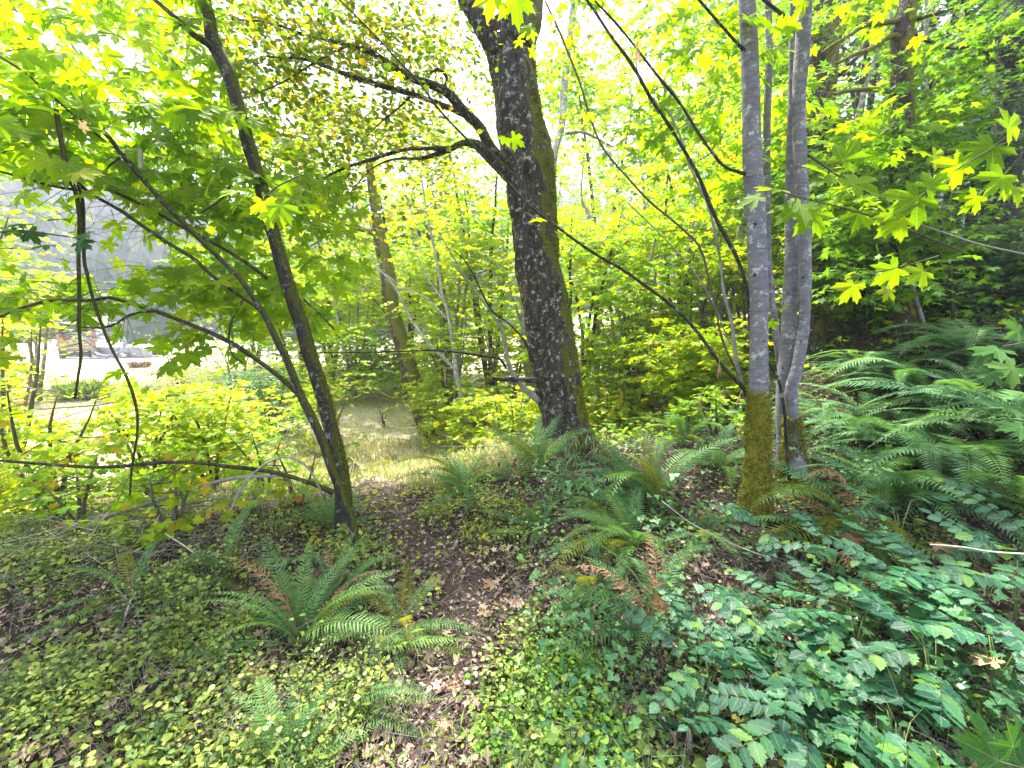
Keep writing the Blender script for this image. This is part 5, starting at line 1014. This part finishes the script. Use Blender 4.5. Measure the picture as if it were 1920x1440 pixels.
# dry grass in the clearing
def grass(name, label, n, xr, yr, h, mat, dens=None, wd=.05):
    x = RNG.uniform(*xr, n); y = RNG.uniform(*yr, n); P = np.c_[x, y, H(x, y) - .01]; 
    if dens is not None: px, py, _ = project(P); kp = RNG.random(n) < dens(x, y, px, py); P = P[kp]
    m = len(P); D = RNG.normal(size=(m, 3)) * [.4, .4, .1] + [0, 0, 1]; a = Acc()
    v = np.array([(-.5, 0, 0), (.5, 0, 0), (.3, .55, .03), (.25, 1, .22)]) * [wd, 1, 1]
    scatter(a, (v, np.array([(0, 1, 2), (0, 2, 3)]), np.zeros(4)), P, D, RNG.normal(size=(m, 3)) * [1, 1, .2], h * (.5 + .8 * RNG.random(m))); link(name, a.mesh(name, mat), kind='stuff', label=label, category='grass')
grass('grass', 'pale dry grass of the clearing', 60000, (-22, 4), (6, 26), .13, M['grass'], lambda x, y, px, py: np.clip((.6 + .9 * pn(x, y, .6, 71)), 0, 1) * sst(5.5, 8, y - .3 * x), .09)
grass('grass', 'taller yellow grass at the end of the path', 26000, (-5, 1.2), (3.9, 9), .20, M['grass'], lambda x, y, px, py: np.clip(.45 + .9 * pn(x, y, 1, 72), 0, 1) * sst(3.6, 5, y - .4 * x) * sst(.12, .35, path_dist(x, y)), .06)
grass('grass', 'fresh green grass strip at the meadow edge', 9000, (-6, -1), (5.5, 9.5), .15, M['grass_green'], lambda x, y, px, py: np.clip(.3 + 1.2 * pn(x, y, .9, 73), 0, 1), .07)

# ------------------------------------------------------------------ things in the clearing
def box(acc, c, s, rz=0.):
    c = np.asarray(c, float); s = np.asarray(s, float) / 2
    v = np.array([[x, y, z] for x in (-1, 1) for y in (-1, 1) for z in (-1, 1)]) * s; ca, sa = math.cos(rz), math.sin(rz)
    v = np.c_[v[:, 0] * ca - v[:, 1] * sa, v[:, 0] * sa + v[:, 1] * ca, v[:, 2]] + c
    T = np.array([(0, 1, 3), (0, 3, 2), (4, 6, 7), (4, 7, 5), (0, 4, 5), (0, 5, 1), (2, 3, 7), (2, 7, 6), (0, 2, 6), (0, 6, 4), (1, 5, 7), (1, 7, 3)]); acc.add(v, T)
def boxo(name, c, s, mat, parent, label=None):
    a = Acc(); box(a, c, s); return link(name, a.mesh(name, mat, smooth=False), parent, label=label)
wood = plain('weathered_orange_wood', (.26, .19, .14), .7); grey = plain('galvanised_grey', (.30, .32, .38), .5, .3); darkm = plain('dark_crate_plastic', (.03, .035, .05), .5); white = plain('pale_sheet', (.5, .5, .55), .5); red = plain('red_paint', (.45, .03, .06), .4); pipe = plain('grey_pipe_plastic', (.22, .23, .28), .45)
g, dC = ground(150, 672); gx = lambda px: (px - 960) / F * g[1] * dC / g[1]
k = dC / F
bt = thing('work_bench', 'wooden bench with grey backboard and dark crates in the pale clearing', 'bench', g)
for dx in (-33, 28): boxo('post', (dx * k, 0, 30 * k), (6 * k, 6 * k, 62 * k), wood, bt)
boxo('post', (-37 * k, .25, 28 * k), (5 * k, 5 * k, 56 * k), wood, bt)
for i, z in enumerate((17, 23, 29)): boxo('plank', (-3 * k, -.02 * i, z * k), (60 * k, 5 * k, 5.4 * k), wood, bt)
boxo('backboard', (-3 * k, .35, 42 * k), (62 * k, .06, 22 * k), grey, bt); boxo('rail', (-3 * k, .12, 52 * k), (60 * k, 4 * k, 4 * k), darkm, bt)
boxo('tabletop', (10 * k, .5, 66 * k), (120 * k, 18 * k, 3 * k), white, bt)
boxo('red_tin', (-26 * k, 0, 36 * k), (6 * k, 6 * k, 7 * k), red, bt)
cr = thing('crate', 'dark open crate pushed under the wooden bench', 'crate', g + [0, 0, .02])
for c, s in (((-3, 0, 4), (54, 14, 2)), ((-3, -7, 8), (54, 1, 3)), ((-3, -7, 13), (54, 1, 3)), ((-30, 0, 8), (1, 14, 13)), ((24, 0, 8), (1, 14, 13)), ((-3, 7, 8), (54, 1, 13))): boxo('slat', np.array(c) * k, np.array(s) * k, darkm, cr)
hp, dh = ground(205, 672)
def ring(R1, R2, c, tiltx, r=.03):
    a = np.linspace(0, 2 * np.pi, 49); P = np.c_[R1 * np.cos(a), R2 * np.sin(a) * math.cos(tiltx), R2 * np.sin(a) * math.sin(tiltx)] + c
    V, T = tube(np.c_[P, np.full(49, r)], 6, .18, cap=False); return V, T
ht = thing('pipe_coil', 'grey pipe hoops standing upright and coiled beside the bench', 'pipe coil', hp)
for R1, R2, c, tl in ((33, 20, (0, 0, 26), 1.35), (34, 22, (1, .1, 27), 1.3), (31, 19, (-1, .2, 25), 1.4), (26, 22, (3, 0, 6), .1), (28, 24, (2, 0, 4), .06), (24, 20, (0, 0, 8), .12)):
    V, T = ring(R1 * k, R2 * k, np.array(c) * k, tl, 1.1 * k); link('hoop', mk_mesh('hoop', V, T, None, True, [pipe]), ht)
sh_ = thing('low_frame', 'pale low cold frame lying behind the grey hoops', 'cold frame', hp + [.6, 1.2, 0])
boxo('lid', (0, 0, 20 * k), (110 * k, 40 * k, 2.5 * k), white, sh_); boxo('panel', (0, -18 * k, 10 * k), (106 * k, 2 * k, 17 * k), grey, sh_); boxo('panel', (0, 18 * k, 10 * k), (106 * k, 2 * k, 17 * k), grey, sh_)
bx = thing('post_box', 'small white post box with pale lid above the bench', 'box', at(190, 640, dC + 3) * [1, 1, 0] + [0, 0, float(H(*at(190, 640, dC + 3)[:2]))])
kk = (dC + 3) / F
boxo('post', (0, 0, 28 * kk), (10 * kk, 10 * kk, 56 * kk), white, bx); boxo('lid', (0, 0, 70 * kk), (24 * kk, 22 * kk, 5 * kk), white, bx); boxo('body', (0, 0, 61 * kk), (18 * kk, 18 * kk, 13 * kk), plain('faded_wood', (.45, .4, .3)), bx)
# grass tussock with dead blades
for (px, py, hh, lab, mk, nn) in [(160, 748, .55, 'green grass tussock with dead straw at its foot in the clearing', 'grass_green', 900), (262, 690, .35, 'dark brush heap beside the grey hoops', 'litter', 700), (400, 838, .25, 'bleached brushwood heap below the dark bush', 'grass', 500)]:
    g, d = ground(px, py); tt_ = thing('tussock', lab, 'grass tuft', g); th = RNG.uniform(0, 6.283, nn); rr = .35 * RNG.random(nn)
    P = np.c_[g[0] + np.cos(th) * rr, g[1] + np.sin(th) * rr, np.full(nn, g[2])]; D = np.c_[np.cos(th) * .7, np.sin(th) * .7, .3 + RNG.random(nn)]
    v = np.array([(-.5, 0, 0), (.5, 0, 0), (.3, .55, .05), (0, 1, -.15)]) * [.03, 1, 1]
    a = Acc(); scatter(a, (v, np.array([(0, 1, 2), (0, 2, 3)]), np.zeros(4)), P, D, RNG.normal(size=(nn, 3)), hh * (.5 + RNG.random(nn))); link('blades', a.mesh('blades', M[mk], g), tt_, kind='stuff')
    a = Acc(); scatter(a, (v, np.array([(0, 1, 2), (0, 2, 3)]), np.zeros(4)), P[:200], D[:200] * [1.5, 1.5, .15], RNG.normal(size=(200, 3)), hh * .8); link('dead_blades', a.mesh('dead_blades', M['dead_twig'], g), tt_, kind='stuff')
# rail fence across the back of the clearing
g, dF = ground(560, 668); ft = thing('rail_fence', 'low pale rail fence across the far clearing behind the leaning trunk', 'fence', g)
kf = dF / F
for i in range(9): boxo('post', ((i - 4) * 28 * kf, 0, 14 * kf), (2.5 * kf, 2.5 * kf, 32 * kf), grey, ft)
for z in (12, 24): boxo('rail', (0, -.03, z * kf), (228 * kf, 1.6 * kf, 2 * kf), grey, ft)
# overhead wires in front of the hill
for i, (y0, lab) in enumerate([(520, 'upper thin overhead wire crossing the hazy hill'), (542, 'lower thin overhead wire crossing the hazy hill')]):
    A, B = at(-200, y0 - 6, 55), at(700, y0 + 10, 55); V, T = tube(np.array([[*A, .025], [*((A + B) / 2 - [0, 0, .5]), .025], [*B, .025]]), 4, 3); o = link('overhead_wire', mk_mesh('overhead_wire', V, T, None, True, [white]), label=lab, category='wire')
# dark rotting log and bleached sticks on the left slope
g, d = ground(385, 1095); lt = thing('rotting_log', 'dark rotting log half sunk in leaves on the left slope', 'log', g)
V, T = tube(np.array([[-.35, .1, -.02, .05], [0, 0, .02, .06], [.3, -.12, .0, .045]]), 12, .04, .35, 14, 5); link('body', mk_mesh('body', V, T, None, True, [M['bark_dark']]), lt)
for i, (a_, b_, lab) in enumerate([((205, 960), (165, 1020), 'pale stick leaning upright at the shrub foot'), ((300, 965), (270, 1028), 'second pale stick crossing near the shrub foot'), ((215, 985), (300, 1000), 'bleached stick lying along the slope top'), ((310, 1000), (400, 1070), 'long bleached stick sloping down to the rotting log'), ((255, 1110), (232, 1170), 'short straw stalk on the left slope'), ((330, 945), (395, 935), 'bleached stick beneath the pale fallen branch')]):
    p, _ = ground(*b_); q = at(*a_, project(p[None])[2][0] + .05); s_ = thing('stick', lab, 'stick', p, 'bleached sticks on the left slope')
    V, T = tube(np.array([[0, 0, 0, .005], [*((q - p) / 2 + [0, 0, .02]), .0045], [*(q - p), .0025]]), 6, .05, .15, 30, i, .004); link('stem', mk_mesh('stem', V, T, None, True, [M['dead_twig']]), s_)
print('objects', len(bpy.data.objects), 'tris', sum(len(m.polygons) for m in bpy.data.meshes))

# ------------------------------------------------------------------ haze over the whole valley
a = Acc(); box(a, (0, 10, 33), (640, 640, 100)); hz = link('haze', a.mesh('haze', [], smooth=False), kind='stuff')
hm, nt = new_mat('haze_air'); vp = nt.nodes.new('ShaderNodeVolumePrincipled'); vp.inputs['Color'].default_value = (.86, .88, .97, 1); vp.inputs['Density'].default_value = .0019; vp.inputs['Anisotropy'].default_value = .2
ou = nt.nodes.new('ShaderNodeOutputMaterial'); nt.links.new(vp.outputs[0], ou.inputs['Volume']); hz.data.materials.append(hm)
